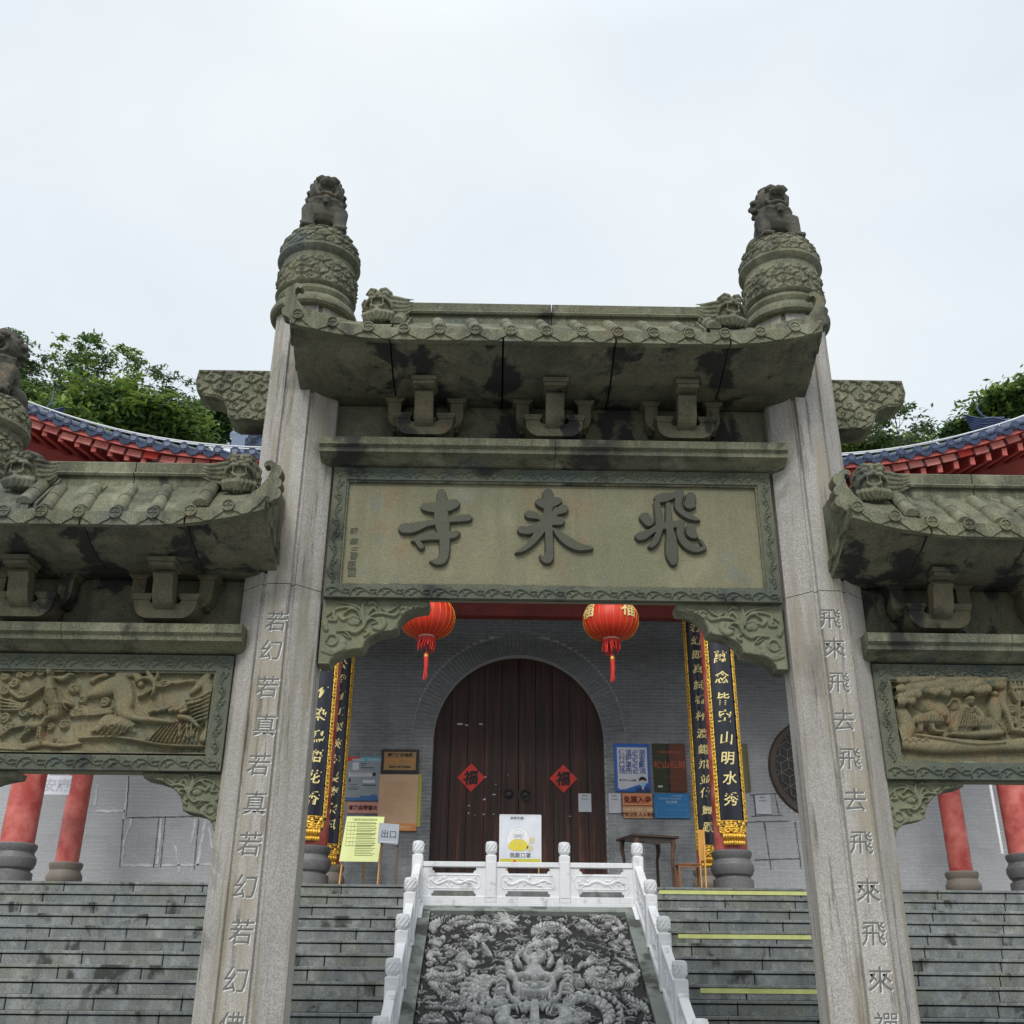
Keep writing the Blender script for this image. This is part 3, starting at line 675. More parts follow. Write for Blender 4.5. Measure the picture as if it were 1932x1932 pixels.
# ---- friezes with bracket sets
def frieze(x0, x1, z0, z1, sets, parent, centre=True):
    mb = MB(); mb.box(x0, x1, 7.60, 7.78, z0, z1)
    o = mb.build('frieze_panel', SOFF, parent)
    for cx in sets:
        zc = z0-.0
        def U(w, zbot, ztop, y0, y1, t, capw, caph, nm):
            hw = w/2; pts_o = []; pts_i = []
            R = min(.11, (ztop-zbot)*.9)
            for i in range(7): a = pi+pi/2*i/6; pts_o.append((cx-hw+R+R*cos(a), zbot+R+R*sin(a)))
            for i in range(7): a = 1.5*pi+pi/2*i/6; pts_o.append((cx+hw-R+R*cos(a), zbot+R+R*sin(a)))
            r2 = max(.03, R-t)
            for i in range(7): a = 2*pi-pi/2*i/6; pts_i.append((cx+hw-t-r2+r2*cos(a), zbot+t+r2+r2*sin(a)))
            for i in range(7): a = 1.5*pi-pi/2*i/6; pts_i.append((cx-hw+t+r2+r2*cos(a), zbot+t+r2+r2*sin(a)))
            poly = [(cx-hw, ztop)]+pts_o+[(cx+hw, ztop), (cx+hw-t, ztop)]+pts_i+[(cx-hw+t, ztop)]
            b = MB(); b.prism(poly, y0, y1)
            for s in (-1, 1):
                xm = cx+s*(hw-t/2)
                b.box(xm-capw/2, xm+capw/2, y0-.012, y1+.0, ztop+caph*.45, ztop+caph, .003)
                b.prism([(xm-t/2-.004, ztop+.001), (xm+t/2+.004, ztop+.001), (xm+capw/2-.008, ztop+caph*.45), (xm-capw/2+.008, ztop+caph*.45)], y0-.008, y1)
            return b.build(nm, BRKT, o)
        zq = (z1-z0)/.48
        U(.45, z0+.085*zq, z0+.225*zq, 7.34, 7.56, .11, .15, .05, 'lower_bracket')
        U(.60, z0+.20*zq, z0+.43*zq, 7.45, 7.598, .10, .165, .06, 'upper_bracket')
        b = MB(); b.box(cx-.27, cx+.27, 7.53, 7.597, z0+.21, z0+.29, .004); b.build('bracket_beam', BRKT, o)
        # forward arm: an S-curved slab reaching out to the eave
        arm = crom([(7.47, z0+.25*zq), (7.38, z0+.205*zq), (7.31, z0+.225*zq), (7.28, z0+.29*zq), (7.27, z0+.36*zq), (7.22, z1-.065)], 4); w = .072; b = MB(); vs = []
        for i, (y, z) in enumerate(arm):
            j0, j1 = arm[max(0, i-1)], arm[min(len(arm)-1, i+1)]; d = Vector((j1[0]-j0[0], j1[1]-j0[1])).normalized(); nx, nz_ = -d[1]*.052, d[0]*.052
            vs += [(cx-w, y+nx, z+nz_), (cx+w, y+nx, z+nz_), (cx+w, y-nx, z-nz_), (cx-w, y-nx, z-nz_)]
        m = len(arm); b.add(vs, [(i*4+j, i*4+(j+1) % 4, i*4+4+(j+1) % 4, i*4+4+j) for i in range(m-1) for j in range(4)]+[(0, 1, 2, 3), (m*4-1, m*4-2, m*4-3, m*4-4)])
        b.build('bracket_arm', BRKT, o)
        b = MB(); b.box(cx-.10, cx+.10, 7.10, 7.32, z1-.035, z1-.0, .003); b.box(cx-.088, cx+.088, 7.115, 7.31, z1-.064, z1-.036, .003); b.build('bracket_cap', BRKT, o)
    return o
frieze(GX-1.76, GX+1.76, 5.565, 6.045, [-.605, .426, 1.468], gate)
frieze(PX[0]+.26, PX[1]-.26, 4.02, 4.49, [-3.46, -2.42], gate)
frieze(PX[2]+.26, PX[3]-.26, 4.02, 4.49, [3.24, 4.24], gate)
# ---- cornices
def cornice(x0, x1, z1, js, parent):
    prof = [(7.60, z1), (7.33, z1), (7.30, z1-.012), (7.30, z1-.075), (7.33, z1-.092), (7.335, z1-.125), (7.40, z1-.14), (7.47, z1-.17), (7.60, z1-.175), (7.7, z1-.175), (7.97, z1-.14), (8.0, z1)]
    e = [x0]+js+[x1]
    for a, b in zip(e[:-1], e[1:]): mb = MB(); mb.prism(prof, a+.002, b-.002, 'x'); mb.build('cornice_stone', GREEN, parent)
cornice(GX-1.83, GX+1.83, 5.61, [.43], gate); cornice(PX[0]+.2, PX[1]-.21, 4.06, [-3.12], gate); cornice(PX[2]+.21, PX[3]-.2, 4.06, [3.72], gate)
# ---- plaques
def vine(hf, along, width, z0=0, horiz=True, h=.010, phase=0):
    n = max(2, round(along/.20)); lam = along/n; st = []; 
    def Q(s_, t_): return (hf.x0+s_, hf.z0+t_) if horiz else (hf.x0+t_, hf.z0+s_)
    A = width*.26; c = width/2
    hf.stroke([Q(s_, c+A*sin(2*pi*s_/lam+phase))+(.0048,) for s_ in np.linspace(0, along, n*10)], h=h, smooth=False)
    
    for k in range(n*2):
        s0 = lam*(k/2+.25)-phase*lam/(2*pi); sg = -1 if k % 2 == 0 else 1
        for (d, dt, da, L, w) in ((-.035, .1, .4, .04, .008), (-.01, .25, 1.4, .036, .009), (.02, .2, 2.3, .034, .008), (.035, -.1, -2.6, .035, .007)):
            a = da if sg > 0 else -da
            p = Q(s0+d+.01, c+sg*(-A*.3+dt*width*.5)); a2 = a if horiz else pi/2-a
            hf.leaf(p[0], p[1], a2, L, w, h*.9, curl=.9*sg)
    return hf
def plaque(x0, x1, z0, z1, bw, parent, inner, inset=.045, mat=GREEN, bmat=SLATE, yf=7.50):
    mb = MB(); mb.box(x0, x1, yf+inset, 7.60 if z0 > 4 else 7.69, z0, z1); o = mb.build('plaque', PANEL, parent)
    b = MB(); q = .006
    for (a, c, d, e) in ((x0, x1, z0, z0+bw), (x0, x1, z1-bw, z1), (x0, x0+bw, z0+bw, z1-bw), (x1-bw, x1, z0+bw, z1-bw)): b.box(a, c, yf, yf+inset+.01, d, e)
    b.build('plaque_frame', bmat, o)
    b = MB(); t = .014; X0, X1, Z0, Z1 = x0+bw, x1-bw, z0+bw, z1-bw
    for (a, c, d, e) in ((X0, X1, Z0, Z0+t), (X0, X1, Z1-t, Z1), (X0, X0+t, Z0+t, Z1-t), (X1-t, X1, Z0+t, Z1-t)): b.box(a, c, yf+.016, yf+inset+.008, d, e)
    b.build('inner_fillet', mat, o)
    for (a, c, d, e, hz) in ((x0+.012, x1-.012, z0+.010, z0+bw-.012, True), (x0+.012, x1-.012, z1-bw+.012, z1-.010, True), (x0+.010, x0+bw-.012, z0+bw, z1-bw, False), (x1-bw+.012, x1-.010, z0+bw, z1-bw, False)):
        hf = HF(a, c, d, e, .0048); vine(hf, (c-a) if hz else (e-d), (e-d) if hz else (c-a), horiz=hz, h=.017); hf.H[0, :] = hf.H[-1, :] = hf.H[:, 0] = hf.H[:, -1] = -.001
        link('carved_vine_border', hf.mesh('carved_vine_border', front(yf-.001, o)), bmat, o)
    return o
pq = plaque(-1.305, 2.135, 4.345, 5.43, .105, gate, None)
# big raised characters, brushed stroke by stroke (read right to left)
YP = 7.545
za, zb2 = zoomer(1040, 1280, 3.45, YP), zoomer(1650, 1280, 6.9, YP)
def big_char(zf, pxm, strokes, nm):
    allp = [zf(x, y) for st in strokes for (x, y, r) in st]; xs = [p[0] for p in allp]; zs_ = [p[1] for p in allp]
    hf = HF(min(xs)-.07, max(xs)+.07, min(zs_)-.07, max(zs_)+.07, .0042)
    k = 1/pxm  # metres per pixel of the enlargement
    for i, st in enumerate(strokes): hf.stroke([zf(x, y)+(r*k*1.22+.002,) for x, y, r in st], h=.042+.0006*(i % 3), flat=True, bev=.007)
    M = hf.H > 0; M2 = M.copy(); M2[1:] |= M[:-1]; M2[:-1] |= M[1:]; M2[:, 1:] |= M[:, :-1]; M2[:, :-1] |= M[:, 1:]
    hf.H += -.002
    me = hf.mesh('character', front(YP, pq), mask=M2); me.set_sharp_from_angle(angle=radians(38)); return link('character', me, CHARM, pq)
CHARM = stone('dark_green_raised_letter_stone', (.062, .066, .048), (.085, .088, .062), (.03, .03, .024), (.16, .16, .12), grain=85, sm=.4)
Pm1 = abs(za(1000, 400)[0]-za(0, 400)[0])/1000; Pm2 = abs(zb2(1000, 900)[0]-zb2(0, 900)[0])/1000
big_char(za, 1/Pm1, [[(480, 140, 34), (490, 230, 46), (480, 330, 56), (490, 420, 60), (500, 500, 50)], [(335, 272, 38), (400, 278, 46), (520, 268, 52), (600, 245, 44)],
    [(138, 470, 44), (220, 465, 46), (330, 432, 32), (420, 415, 28), (500, 400, 26)], [(540, 392, 26), (660, 378, 33), (728, 372, 32)],
    [(218, 582, 15), (290, 558, 30), (380, 545, 34), (480, 540, 36), (590, 530, 34), (625, 512, 26)], [(265, 595, 24), (297, 638, 26)],
    [(508, 500, 44), (512, 600, 42), (508, 700, 40), (485, 762, 38), (430, 778, 26), (382, 770, 10)]], 'si')
big_char(za, 1/Pm1, [[(1462, 148, 42), (1465, 220, 48), (1462, 320, 36), (1460, 420, 36), (1470, 500, 34), (1472, 600, 34), (1476, 700, 34), (1460, 752, 40), (1420, 748, 26), (1392, 718, 10)],
    [(1388, 232, 38), (1450, 262, 40)], [(1550, 218, 36), (1500, 245, 36)], [(1600, 292, 42), (1548, 318, 32)], [(1572, 402, 38), (1500, 405, 38)], [(1540, 300, 26), (1520, 350, 28), (1500, 400, 30)],
    [(1290, 342, 38), (1345, 352, 34)], [(1345, 352, 20), (1400, 375, 26), (1430, 340, 22)], [(1222, 485, 36), (1290, 487, 38), (1370, 452, 38), (1430, 425, 36)], [(1440, 435, 32), (1370, 525, 36), (1300, 612, 28), (1230, 668, 20), (1168, 692, 10)],
    [(1515, 475, 14), (1575, 535, 34), (1655, 595, 42), (1745, 640, 36), (1855, 650, 20)]], 'lai')
big_char(zb2, 1/Pm2, [[(760, 390, 80), (860, 372, 84), (1000, 340, 62), (1110, 300, 70), (1145, 290, 62)], [(1135, 330, 68), (1110, 450, 62), (1110, 560, 60), (1200, 660, 58), (1320, 725, 58), (1430, 770, 38), (1500, 790, 16)],
    [(1340, 360, 84), (1330, 450, 84), (1300, 520, 70), (1380, 520, 50)], [(715, 480, 54), (735, 600, 62), (750, 750, 64), (770, 900, 68)], [(925, 500, 46), (930, 650, 52), (935, 800, 58), (950, 950, 62), (975, 1100, 82), (985, 1300, 98), (992, 1450, 92), (1015, 1560, 62)],
    [(770, 900, 60), (900, 890, 70), (1080, 860, 62), (1160, 835, 48)], [(1155, 835, 58), (1145, 950, 62), (1150, 1080, 62), (1230, 1205, 74), (1350, 1295, 70), (1480, 1325, 56), (1595, 1315, 30)], [(1600, 1290, 30), (1545, 1200, 36), (1500, 1140, 18)],
    [(1345, 935, 80), (1350, 1030, 84), (1420, 1085, 50)], [(500, 740, 90), (560, 820, 86)], [(400, 1090, 76), (470, 1070, 78), (580, 1015, 58), (700, 940, 52)], [(775, 950, 52), (730, 1080, 54), (680, 1190, 54), (620, 1255, 46), (590, 1270, 34)]], 'fei')
mb = MB()
for ch, v in zip('麥華三書', (1002, 1022, 1038, 1050)): x, z = P(668, v, YP); text(mb, ch, .062, x, YP-.002, z, bold=.0012, ext=.001, shear=.15)
for v, ch in ((1066, '陽'), (1081, '田')):
    x, z = P(664, v, YP); text(mb, ch, .05, x, YP-.002, z, bold=.0008, ext=.001); r = .03
    for (a, c, d, e) in ((-r, r, -r, -r+.005), (-r, r, r-.005, r), (-r, -r+.005, -r, r), (r-.005, r, -r, r)): mb.box(x+a, x+c, YP-.003, YP, z+d, z+e)
mb.build('signature', CHARM, pq, fix=False)

# side plaques with figure reliefs
pl = plaque(PX[0]+.29, -1.915, 3.045, 3.875, .115, gate, None, inset=.06)
zl = zoomer(0, 1740, 3.01875, 7.52)
hf = HF(-3.80, -2.05, 3.165, 3.755, .0052); hf.noise(.004, 30)
kx = abs(zl(1000, 400)[0]-zl(0, 400)[0])/1000
def st(pts, h=.03, base=.0, **k): hf.stroke([zl(x, y)+(r*kx,) for x, y, r in pts], h=h*1.35, base=base*1.35, **k)
# hills and water
st([(640, 700, 20), (760, 660, 60), (900, 640, 80), (1040, 640, 60), (1160, 700, 25)], .022); st([(700, 690, 10), (860, 560, 60), (900, 620, 60)], .03); st([(860, 640, 12), (990, 570, 70), (1100, 660, 20)], .035)
for k in range(9): st([(740+k*38, 700-abs(k-4)*12, 5), (800+k*34, 640-30*sin(k), 5), (860+k*30, 600+20*cos(k), 4)], .03, .02)
st([(640, 700, 12), (900, 690, 14), (1150, 720, 12)], .04); st([(1100, 720, 10), (1350, 760, 9), (1640, 770, 9)], .055)
for k in range(12): st([(1180+k*36, 730, 6), (1260+k*30, 640, 6), (1330+k*28, 560, 5)], .02, .008)
st([(1450, 530, 24), (1540, 550, 26), (1600, 610, 16)], .05); 
for x in (1450, 1510, 1545): st([(x, 590, 9), (x-8, 690, 8)], .045)
st([(1650, 210, 30), (1680, 330, 60), (1660, 480, 50), (1690, 600, 40), (1640, 700, 40)], .035); st([(1540, 330, 20), (1620, 250, 40), (1680, 180, 30)], .03)
for k in range(7): st([(1500+12*k, 400+30*k, 6), (1600, 380+30*k, 10), (1700, 330+34*k, 8)], .03, .02)
for (x, y) in ((1230, 480), (1290, 470), (1340, 460), (1390, 470), (1440, 465), (1480, 480), (1540, 410), (1590, 400)): st([(x-22, y+10, 18), (x+22, y-8, 20)], .03, .012)
# scroll-like serpentine banner
st([(730, 350, 30), (820, 310, 60), (960, 270, 80), (1000, 380, 80), (1000, 480, 60), (1100, 540, 30), (1250, 555, 24), (1390, 575, 12)], .035, .012)
# bird
st([(1180, 130, 14), (1210, 200, 24), (1250, 260, 26), (1240, 330, 14), (1220, 370, 6)], .05); st([(1090, 250, 6), (1170, 215, 16), (1240, 240, 14)], .045); st([(1290, 130, 6), (1270, 200, 16), (1250, 250, 14)], .045); st([(1110, 370, 6), (1180, 340, 12), (1240, 300, 10)], .045)
for k in range(3): st([(1260, 260+12*k, 10), (1340, 240+20*k, 12), (1430, 260-10*k, 12), (1560, 230+8*k, 8)], .04)
st([(1000, 130, 40), (960, 190, 40), (1080, 170, 40), (1130, 260, 30)], .03); st([(740, 230, 30), (800, 200, 20), (850, 190, 24)], .03)
# standing figure with robe
st([(408, 165, 26), (410, 185, 26)], .075); st([(395, 135, 18), (430, 128, 20)], .07); st([(410, 220, 34), (405, 290, 42), (430, 380, 58), (470, 440, 70), (440, 490, 60)], .055)
st([(395, 270, 20), (340, 300, 16), (260, 350, 22), (170, 380, 18), (100, 330, 26)], .05); st([(430, 210, 12), (510, 220, 30), (560, 190, 20), (600, 190, 8)], .045); st([(470, 420, 40), (540, 420, 26), (590, 440, 12)], .06)
for k in range(8): st([(385+12*k, 300, 4), (380+16*k, 380, 5), (360+26*k, 470, 5)], .05, .022)
# clouds
for (x, y, R) in ((190, 490, 50), (250, 480, 36), (310, 490, 34), (440, 520, 34), (610, 495, 48), (690, 505, 30), (510, 590, 42), (400, 600, 34), (160, 350, 40), (40, 310, 50), (110, 250, 46), (40, 200, 40), (480, 740, 36), (430, 710, 24), (30, 530, 50), (700, 160, 20), (60, 600, 40), (230, 160, 50), (330, 160, 40), (150, 190, 36), (590, 300, 46), (660, 390, 40), (840, 400, 46)):
    p = zl(x, y); hf.stroke([p+(R*kx,)], h=.026); hf.spiral(p[0], p[1], R*kx*.85, R*kx*.22, .02, a0=x, base=.018)
for k in range(5): st([(560, 470+14*k, 6), (650, 440+18*k, 9), (760, 470+10*k, 9), (900, 450+10*k, 5)], .02, .01)
for k in range(4): st([(0, 380+30*k, 8), (90, 400+24*k, 12), (180, 420+14*k, 9), (230, 400, 5)], .03, .006)
# deer
st([(230, 600, 34), (290, 600, 34), (340, 590, 26), (370, 550, 18), (400, 535, 14)], .055); 
for a, b in (((225, 620), (190, 690)), ((240, 640), (170, 715)), ((320, 620), (310, 700)), ((335, 620), (330, 735))): st([a+(13,), ((a[0]+b[0])/2-6, (a[1]+b[1])/2, 9), b+(7,)], .05)
st([(0, 680, 16), (90, 620, 12), (200, 600, 14)], .035); st([(0, 760, 30), (160, 770, 34), (330, 740, 26), (480, 760, 20), (640, 740, 14)], .03)
st([(0, 785, 16), (200, 795, 16)], .04)
link('figure_relief', hf.mesh('figure_relief', front(7.56-.002, pl)), TAN, pl)
mb = MB(); mb.box(-3.80, -2.03, 7.50, 7.56, 3.135, 3.162); mb.build('relief_sill', TAN, pl)

pr = plaque(2.745, PX[3]-.29, 3.045, 3.875, .115, gate, None, inset=.07)
zr_ = zoomer(2100, 1600, 2.5755, 7.52); kr = abs(zr_(1000, 700)[0]-zr_(0, 700)[0])/1000
hf = HF(2.885, 4.62, 3.165, 3.775, .0052); hf.noise(.004, 30)
def sr(pts, h=.03, base=.0, **k): hf.stroke([zr_(x, y)+(r*kr,) for x, y, r in pts], h=h*1.35, base=base*1.35, **k)
sr([(790, 980, 50), (840, 880, 60), (800, 780, 50)], .05); sr([(760, 990, 40), (1000, 1000, 60), (1250, 1010, 50), (1450, 1010, 40), (1640, 1000, 50)], .05); sr([(900, 940, 14), (1100, 970, 18), (1300, 1000, 18), (1500, 990, 16)], .06)
for k in range(40):
    x = 780+k % 14*52+RNG.uniform(-14, 14); y = 560+(k//14)*36+60*max(0, (900-x)/140)*(k//14)*.7+RNG.uniform(-10, 10); r = RNG.uniform(30, 42)
    sr([(x-12, y, r*.8), (x+12, y-4, r)], .03, .035+.006*(k % 5))
for x, y in ((790, 680), (840, 700), (880, 660), (800, 640), (900, 620), (1000, 640), (1080, 650), (1100, 610), (1210, 630)): sr([(x-10, y, 30), (x+10, y+2, 36)], .03, .05)
sr([(1100, 580, 10), (1200, 590, 9), (1300, 625, 7)], .06); sr([(1260, 640, 10), (1275, 620, 5)], .06)
sr([(880, 660, 60), (980, 700, 80), (1100, 680, 80), (1200, 700, 60)], .02); sr([(1000, 720, 60), (1080, 750, 50), (1120, 830, 30)], .03)
sr([(1120, 730, 14), (1150, 690, 12), (1190, 700, 14), (1200, 750, 12)], .04)
# tiger
sr([(910, 830, 34), (970, 830, 48), (1040, 820, 52), (1070, 810, 40)], .055); sr([(1060, 790, 36), (1080, 800, 34)], .07); sr([(930, 870, 20), (930, 905, 18)], .05); sr([(1000, 870, 22), (1020, 910, 18), (1080, 915, 12)], .06)
for k in range(7): sr([(915+24*k, 800, 4), (920+24*k, 850, 5)], .05, .03)
# seated man in robe leaning on a rock
sr([(1262, 700, 32), (1262, 715, 28)], .085); sr([(1240, 760, 40), (1230, 820, 60), (1220, 870, 70), (1180, 890, 50)], .06); sr([(1300, 760, 30), (1340, 820, 40), (1290, 850, 30)], .06); sr([(1180, 880, 20), (1170, 915, 16)], .07); sr([(1230, 890, 20), (1225, 930, 14)], .07)
for k in range(8): sr([(1215+10*k, 760, 4), (1190+16*k, 820, 5), (1170+20*k, 890, 5)], .06, .026)
sr([(1340, 860, 50), (1400, 860, 50), (1450, 900, 40)], .05); sr([(1130, 930, 12), (1300, 930, 30), (1480, 920, 24)], .055)
for k in range(5): sr([(1330+24*k, 830, 4), (1325+26*k, 880, 4)], .045, .02)
# standing attendant, tree trunks, pavilion at the right
sr([(1430, 660, 26)], .075); sr([(1440, 700, 40), (1440, 780, 50), (1450, 850, 30)], .06); sr([(1500, 560, 30), (1490, 700, 36), (1530, 800, 24), (1560, 900, 20)], .05); sr([(1470, 860, 18), (1520, 920, 12)], .05)
for k in range(9): sr([(1540+30*k, 560+8*(k % 3), 14), (1560+26*k, 640, 14), (1590+20*k, 700, 12)], .04, .01)
for k in range(12):
    p = zr_(1560+60*(k % 8), 760+70*(k//8)+20*(k % 2)); hf.stroke([p+(.045,)], h=.035); hf.spiral(p[0], p[1], .038, .010, .02, a0=k, base=.026)
for k in range(5): sr([(1600+130*k, 640, 10), (1600+130*k, 900, 10)], .055)
sr([(1560, 620, 16), (1900, 600, 20), (2100, 630, 12)], .06); sr([(1560, 900, 20), (1900, 930, 26), (2150, 900, 20)], .05)
for k in range(5):
    x = 780+k*44; sr([(x-16, 985-8*(k % 2), 7), (x, 965, 8), (x+18, 985, 7)], .045, .012)
link('figure_relief', hf.mesh('figure_relief', front(7.57-.002, pr)), TAN, pr)

# ---- corbels with scrolling leaves
def corbel(xa, s, z1, w, h, parent, lobes=3):
    if lobes == 3: o = [(0, 0), (w, 0), (w*.985, -.05*h/.5)]+[(w*(.985-.28*sin(t)*1.0), -h*(.10+.34*(1-cos(t)))) for t in np.linspace(.25, pi/2, 6)]
    if lobes == 3: o += [(w*(.70-.0)-w*.30*sin(t), -h*(.46+.29*(1-cos(t)))) for t in np.linspace(.15, pi/2, 6)]+[(w*.385-w*.30*sin(t)*.95, -h*(.76+.24*(1-cos(t)))) for t in np.linspace(.2, pi/2, 6)]+[(.03*w, -h), (0, -h)]
    else: o = [(0, 0), (w, 0), (w*.98, -.10*h)]+[(w*(.97-.52*sin(t)), -h*(.12+.55*(1-cos(t)))) for t in np.linspace(.25, pi/2, 7)]+[(w*.40-w*.34*sin(t), -h*(.70+.30*(1-cos(t)))) for t in np.linspace(.2, pi/2, 6)]+[(0, -h)]
    poly = [(xa+s*p, z1+q) for p, q in o]
    if s < 0: poly = poly[::-1]
    def fill(hf):
        def q(p, r): return (xa+s*p*w, z1-r*h)
        def L(pts, hh=.02, b=0): hf.stroke([q(a, b_)+(c*w,) for a, b_, c in pts], h=hh, base=b)
        T_ = lambda x, y, r: (max(.02, (x-385)/1395), (y-75)/860, r/1395)
        def D(pts, hh=.024, b=0): L([T_(*p_) for p_ in pts], hh, b)
        D([(940, 440, 26), (930, 300, 24), (905, 170, 20), (935, 105, 10)]); D([(930, 350, 16), (870, 200, 20), (740, 140, 18), (520, 105, 7)]); D([(910, 340, 14), (820, 215, 22), (700, 180, 22), (560, 215, 16), (445, 310, 6)], .022)
        D([(900, 360, 14), (860, 250, 16), (760, 205, 16), (680, 270, 14)], .03); D([(620, 300, 30), (665, 345, 32), (705, 330, 20)], .022); D([(545, 210, 16), (535, 300, 24), (570, 355, 26), (480, 365, 14)], .022); D([(790, 350, 78)], .016); D([(840, 380, 50)], .02); D([(740, 330, 30), (800, 300, 22), (860, 330, 18)], .024)
        D([(965, 340, 14), (1000, 240, 22), (1060, 185, 20), (1095, 240, 14)]); D([(985, 130, 20), (1040, 110, 26), (1090, 160, 14)], .022); D([(960, 350, 14), (1060, 275, 22), (1180, 262, 24), (1330, 290, 20), (1385, 240, 8)], .026); D([(1160, 185, 8), (1230, 235, 18), (1310, 200, 16), (1390, 140, 6)]); D([(1270, 140, 8), (1310, 190, 12)], .02)
        D([(1125, 400, 95)], .014); D([(1175, 340, 40), (1200, 400, 40), (1150, 460, 40), (1080, 450, 34)], .022); D([(950, 440, 12), (985, 355, 16), (1060, 335, 18), (1105, 380, 16), (1050, 410, 12)], .032); D([(960, 485, 16), (1005, 520, 24), (965, 560, 22)], .024)
        D([(1440, 230, 68)], .014); D([(1400, 200, 16), (1445, 175, 18), (1485, 225, 18), (1440, 265, 16), (1410, 235, 10)], .028); D([(1480, 165, 12), (1555, 205, 18), (1640, 150, 12)], .024); D([(1500, 240, 16), (1560, 160, 12), (1620, 170, 8)], .02)
        D([(935, 450, 26), (840, 520, 30), (750, 500, 26), (590, 515, 8)], .028); D([(830, 480, 10), (720, 470, 14), (640, 500, 8)], .02); D([(700, 520, 8), (750, 550, 15), (785, 600, 8)], .024); D([(650, 530, 6), (720, 570, 14), (760, 600, 8)], .02)
        D([(580, 665, 145)], .012); 
        for k in range(6): an = -.3+k*.62; D([(580+105*cos(an), 680+95*sin(an), 52)], .018)
        D([(470, 640, 14), (500, 570, 18), (570, 560, 20), (615, 610, 20), (600, 670, 18), (540, 700, 16), (470, 670, 10)], .030); D([(430, 420, 34), (455, 480, 34)], .02); D([(440, 760, 30), (560, 800, 26), (690, 770, 20)], .014)
        rim = [(xa+s*p*.965+s*.004, z1+r_*.965-.012) for p, r_ in o[2:]]
        hf.stroke([(a, b, .006) for a, b in rim], h=.008, smooth=False)
    return relief_on_plate(poly, 7.57, 7.76, fill, 'corbel', GREEN, parent, 'carved_leaves', inset=.006, res=.0045, cmat=LEAFC)
corbel(-1.315, 1, 4.343, .80, .50, gate); corbel(2.145, -1, 4.343, .80, .50, gate)
corbel(-1.90, -1, 3.043, .57, .385, gate, 2); corbel(2.74, 1, 3.043, .57, .385, gate, 2)
corbel(PX[0]+.29, 1, 3.043, .57, .385, gate, 2); corbel(PX[3]-.29, -1, 3.043, .57, .385, gate, 2)

# ---- stone lions on the drums
def lion_mesh():
    b = MB()
    b.ball((0, .06, .20), (.125, .13, .15)); b.ball((0, -.02, .225), (.145, .11, .115)); b.ball((0, -.045, .29), (.12, .09, .07)); b.ball((0, .13, .11), (.13, .12, .12))
    for s in (-1, 1):
        b.tube([(s*.095, -.06, .24), (s*.10, -.085, .15), (s*.10, -.095, .05)], [.058, .046, .042]); b.ball((s*.102, -.125, .03), (.05, .062, .034))
        for k in (-1, 0, 1): b.ball((s*.102+k*.026, -.172, .024), (.015, .018, .02), 8, 6)
        b.ball((s*.12, .10, .09), (.055, .10, .085)); b.ball((s*.125, .02, .03), (.04, .07, .032))
        for k in range(5): b.ball((s*(.06+.02*k), -.10-.005*k, .075+.008*(k % 2)), .014, 8, 6)
    b.ball((0, -.02, .43), (.115, .10, .115)); b.ball((0, -.005, .50), (.095, .09, .06))
    b.tube([(-.075, -.105, .475), (-.04, -.125, .485), (0, -.128, .472), (.04, -.125, .485), (.075, -.105, .475)], [.016, .022, .016, .022, .016])   # brow
    b.ball((0, -.135, .435), (.055, .045, .026)); b.ball((0, -.165, .447), (.026, .02, .018))                 # muzzle, nose
    b.ball((0, -.10, .345), (.062, .055, .022)); b.tube([(-.062, -.09, .41), (-.066, -.10, .38), (-.05, -.11, .35)], .014); b.tube([(.062, -.09, .41), (.066, -.10, .38), (.05, -.11, .35)], .014)
    for s in (-1, 1): b.ball((s*.042, -.118, .462), (.019, .014, .013), 8, 6); b.ball((s*.095, -.03, .47), (.022, .03, .03), 8, 6); b.ball((s*.022, -.15, .41), (.008, .008, .014), 6, 5)
    for r in range(9):                                # rows of mane curls over the crown and down the sides
        for k in range(11):
            a = (k-5)/5*1.75; el = -.85+r*.30
            x = .118*sin(a)*cos(el); y = .02+.118*(.25+abs(sin(el))*.2)*cos(a)*-.3+.05*(1 if abs(a) > .9 else .6)+.03*(r % 2); z = .44+.125*sin(el)
            if abs(x) > .082 or z > .535 or y > .07: b.ball((x*1.04, y-.02, z), .021, 8, 6)
    for k in range(9): a = -1.2+k*.3; b.ball((.085*sin(a), -.055+.03*abs(a), .535+.018*cos(a*1.5)), .018, 8, 6)
    b.tube([(-.115, -.04, .33), (-.07, -.115, .305), (0, -.14, .288), (.07, -.115, .305), (.115, -.04, .33)], .012)   # collar
    b.tube([(0, -.14, .30), (0, -.15, .27), (0, -.14, .245)], [.028, .026, .016]); b.ball((0, -.155, .285), (.034, .02, .014)); b.ball((0, -.15, .25), (.024, .02, .012))
    b.ball((0, 0, .012), (.15, .15, .02))
    return remesh(b, .0078, 'lion_body', 1)
LM = lion_mesh(); LM.materials.append(LION)
def lion(px, zt, rz, label, sc=1.0):
    t = thing('stone_lion', (px, PY, zt), label, 'lion statue', 'stone lions on the gateway pillars'); t.rotation_euler = (0, 0, rz); t.scale = (sc*1.03, sc*1.0, sc*.945)
    o = bpy.data.objects.new('lion_body', LM); COL.objects.link(o); o.parent = t
    b = MB(); b.box(-.052, .052, -.05, -.03, .36, .415); me = b.mesh('open_mouth_shade'); me.materials.append(DARKSTN); m = bpy.data.objects.new('open_mouth_shade', me); COL.objects.link(m); m.parent = t; m.location = (0, -.055, 0)  # black block paints the shade inside the mouth gap
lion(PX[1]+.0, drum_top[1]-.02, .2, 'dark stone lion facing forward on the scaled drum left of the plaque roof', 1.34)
lion(PX[2]+.0, drum_top[2]-.02, .06, 'dark stone lion turned aside on the scaled drum right of the plaque roof', 1.32)
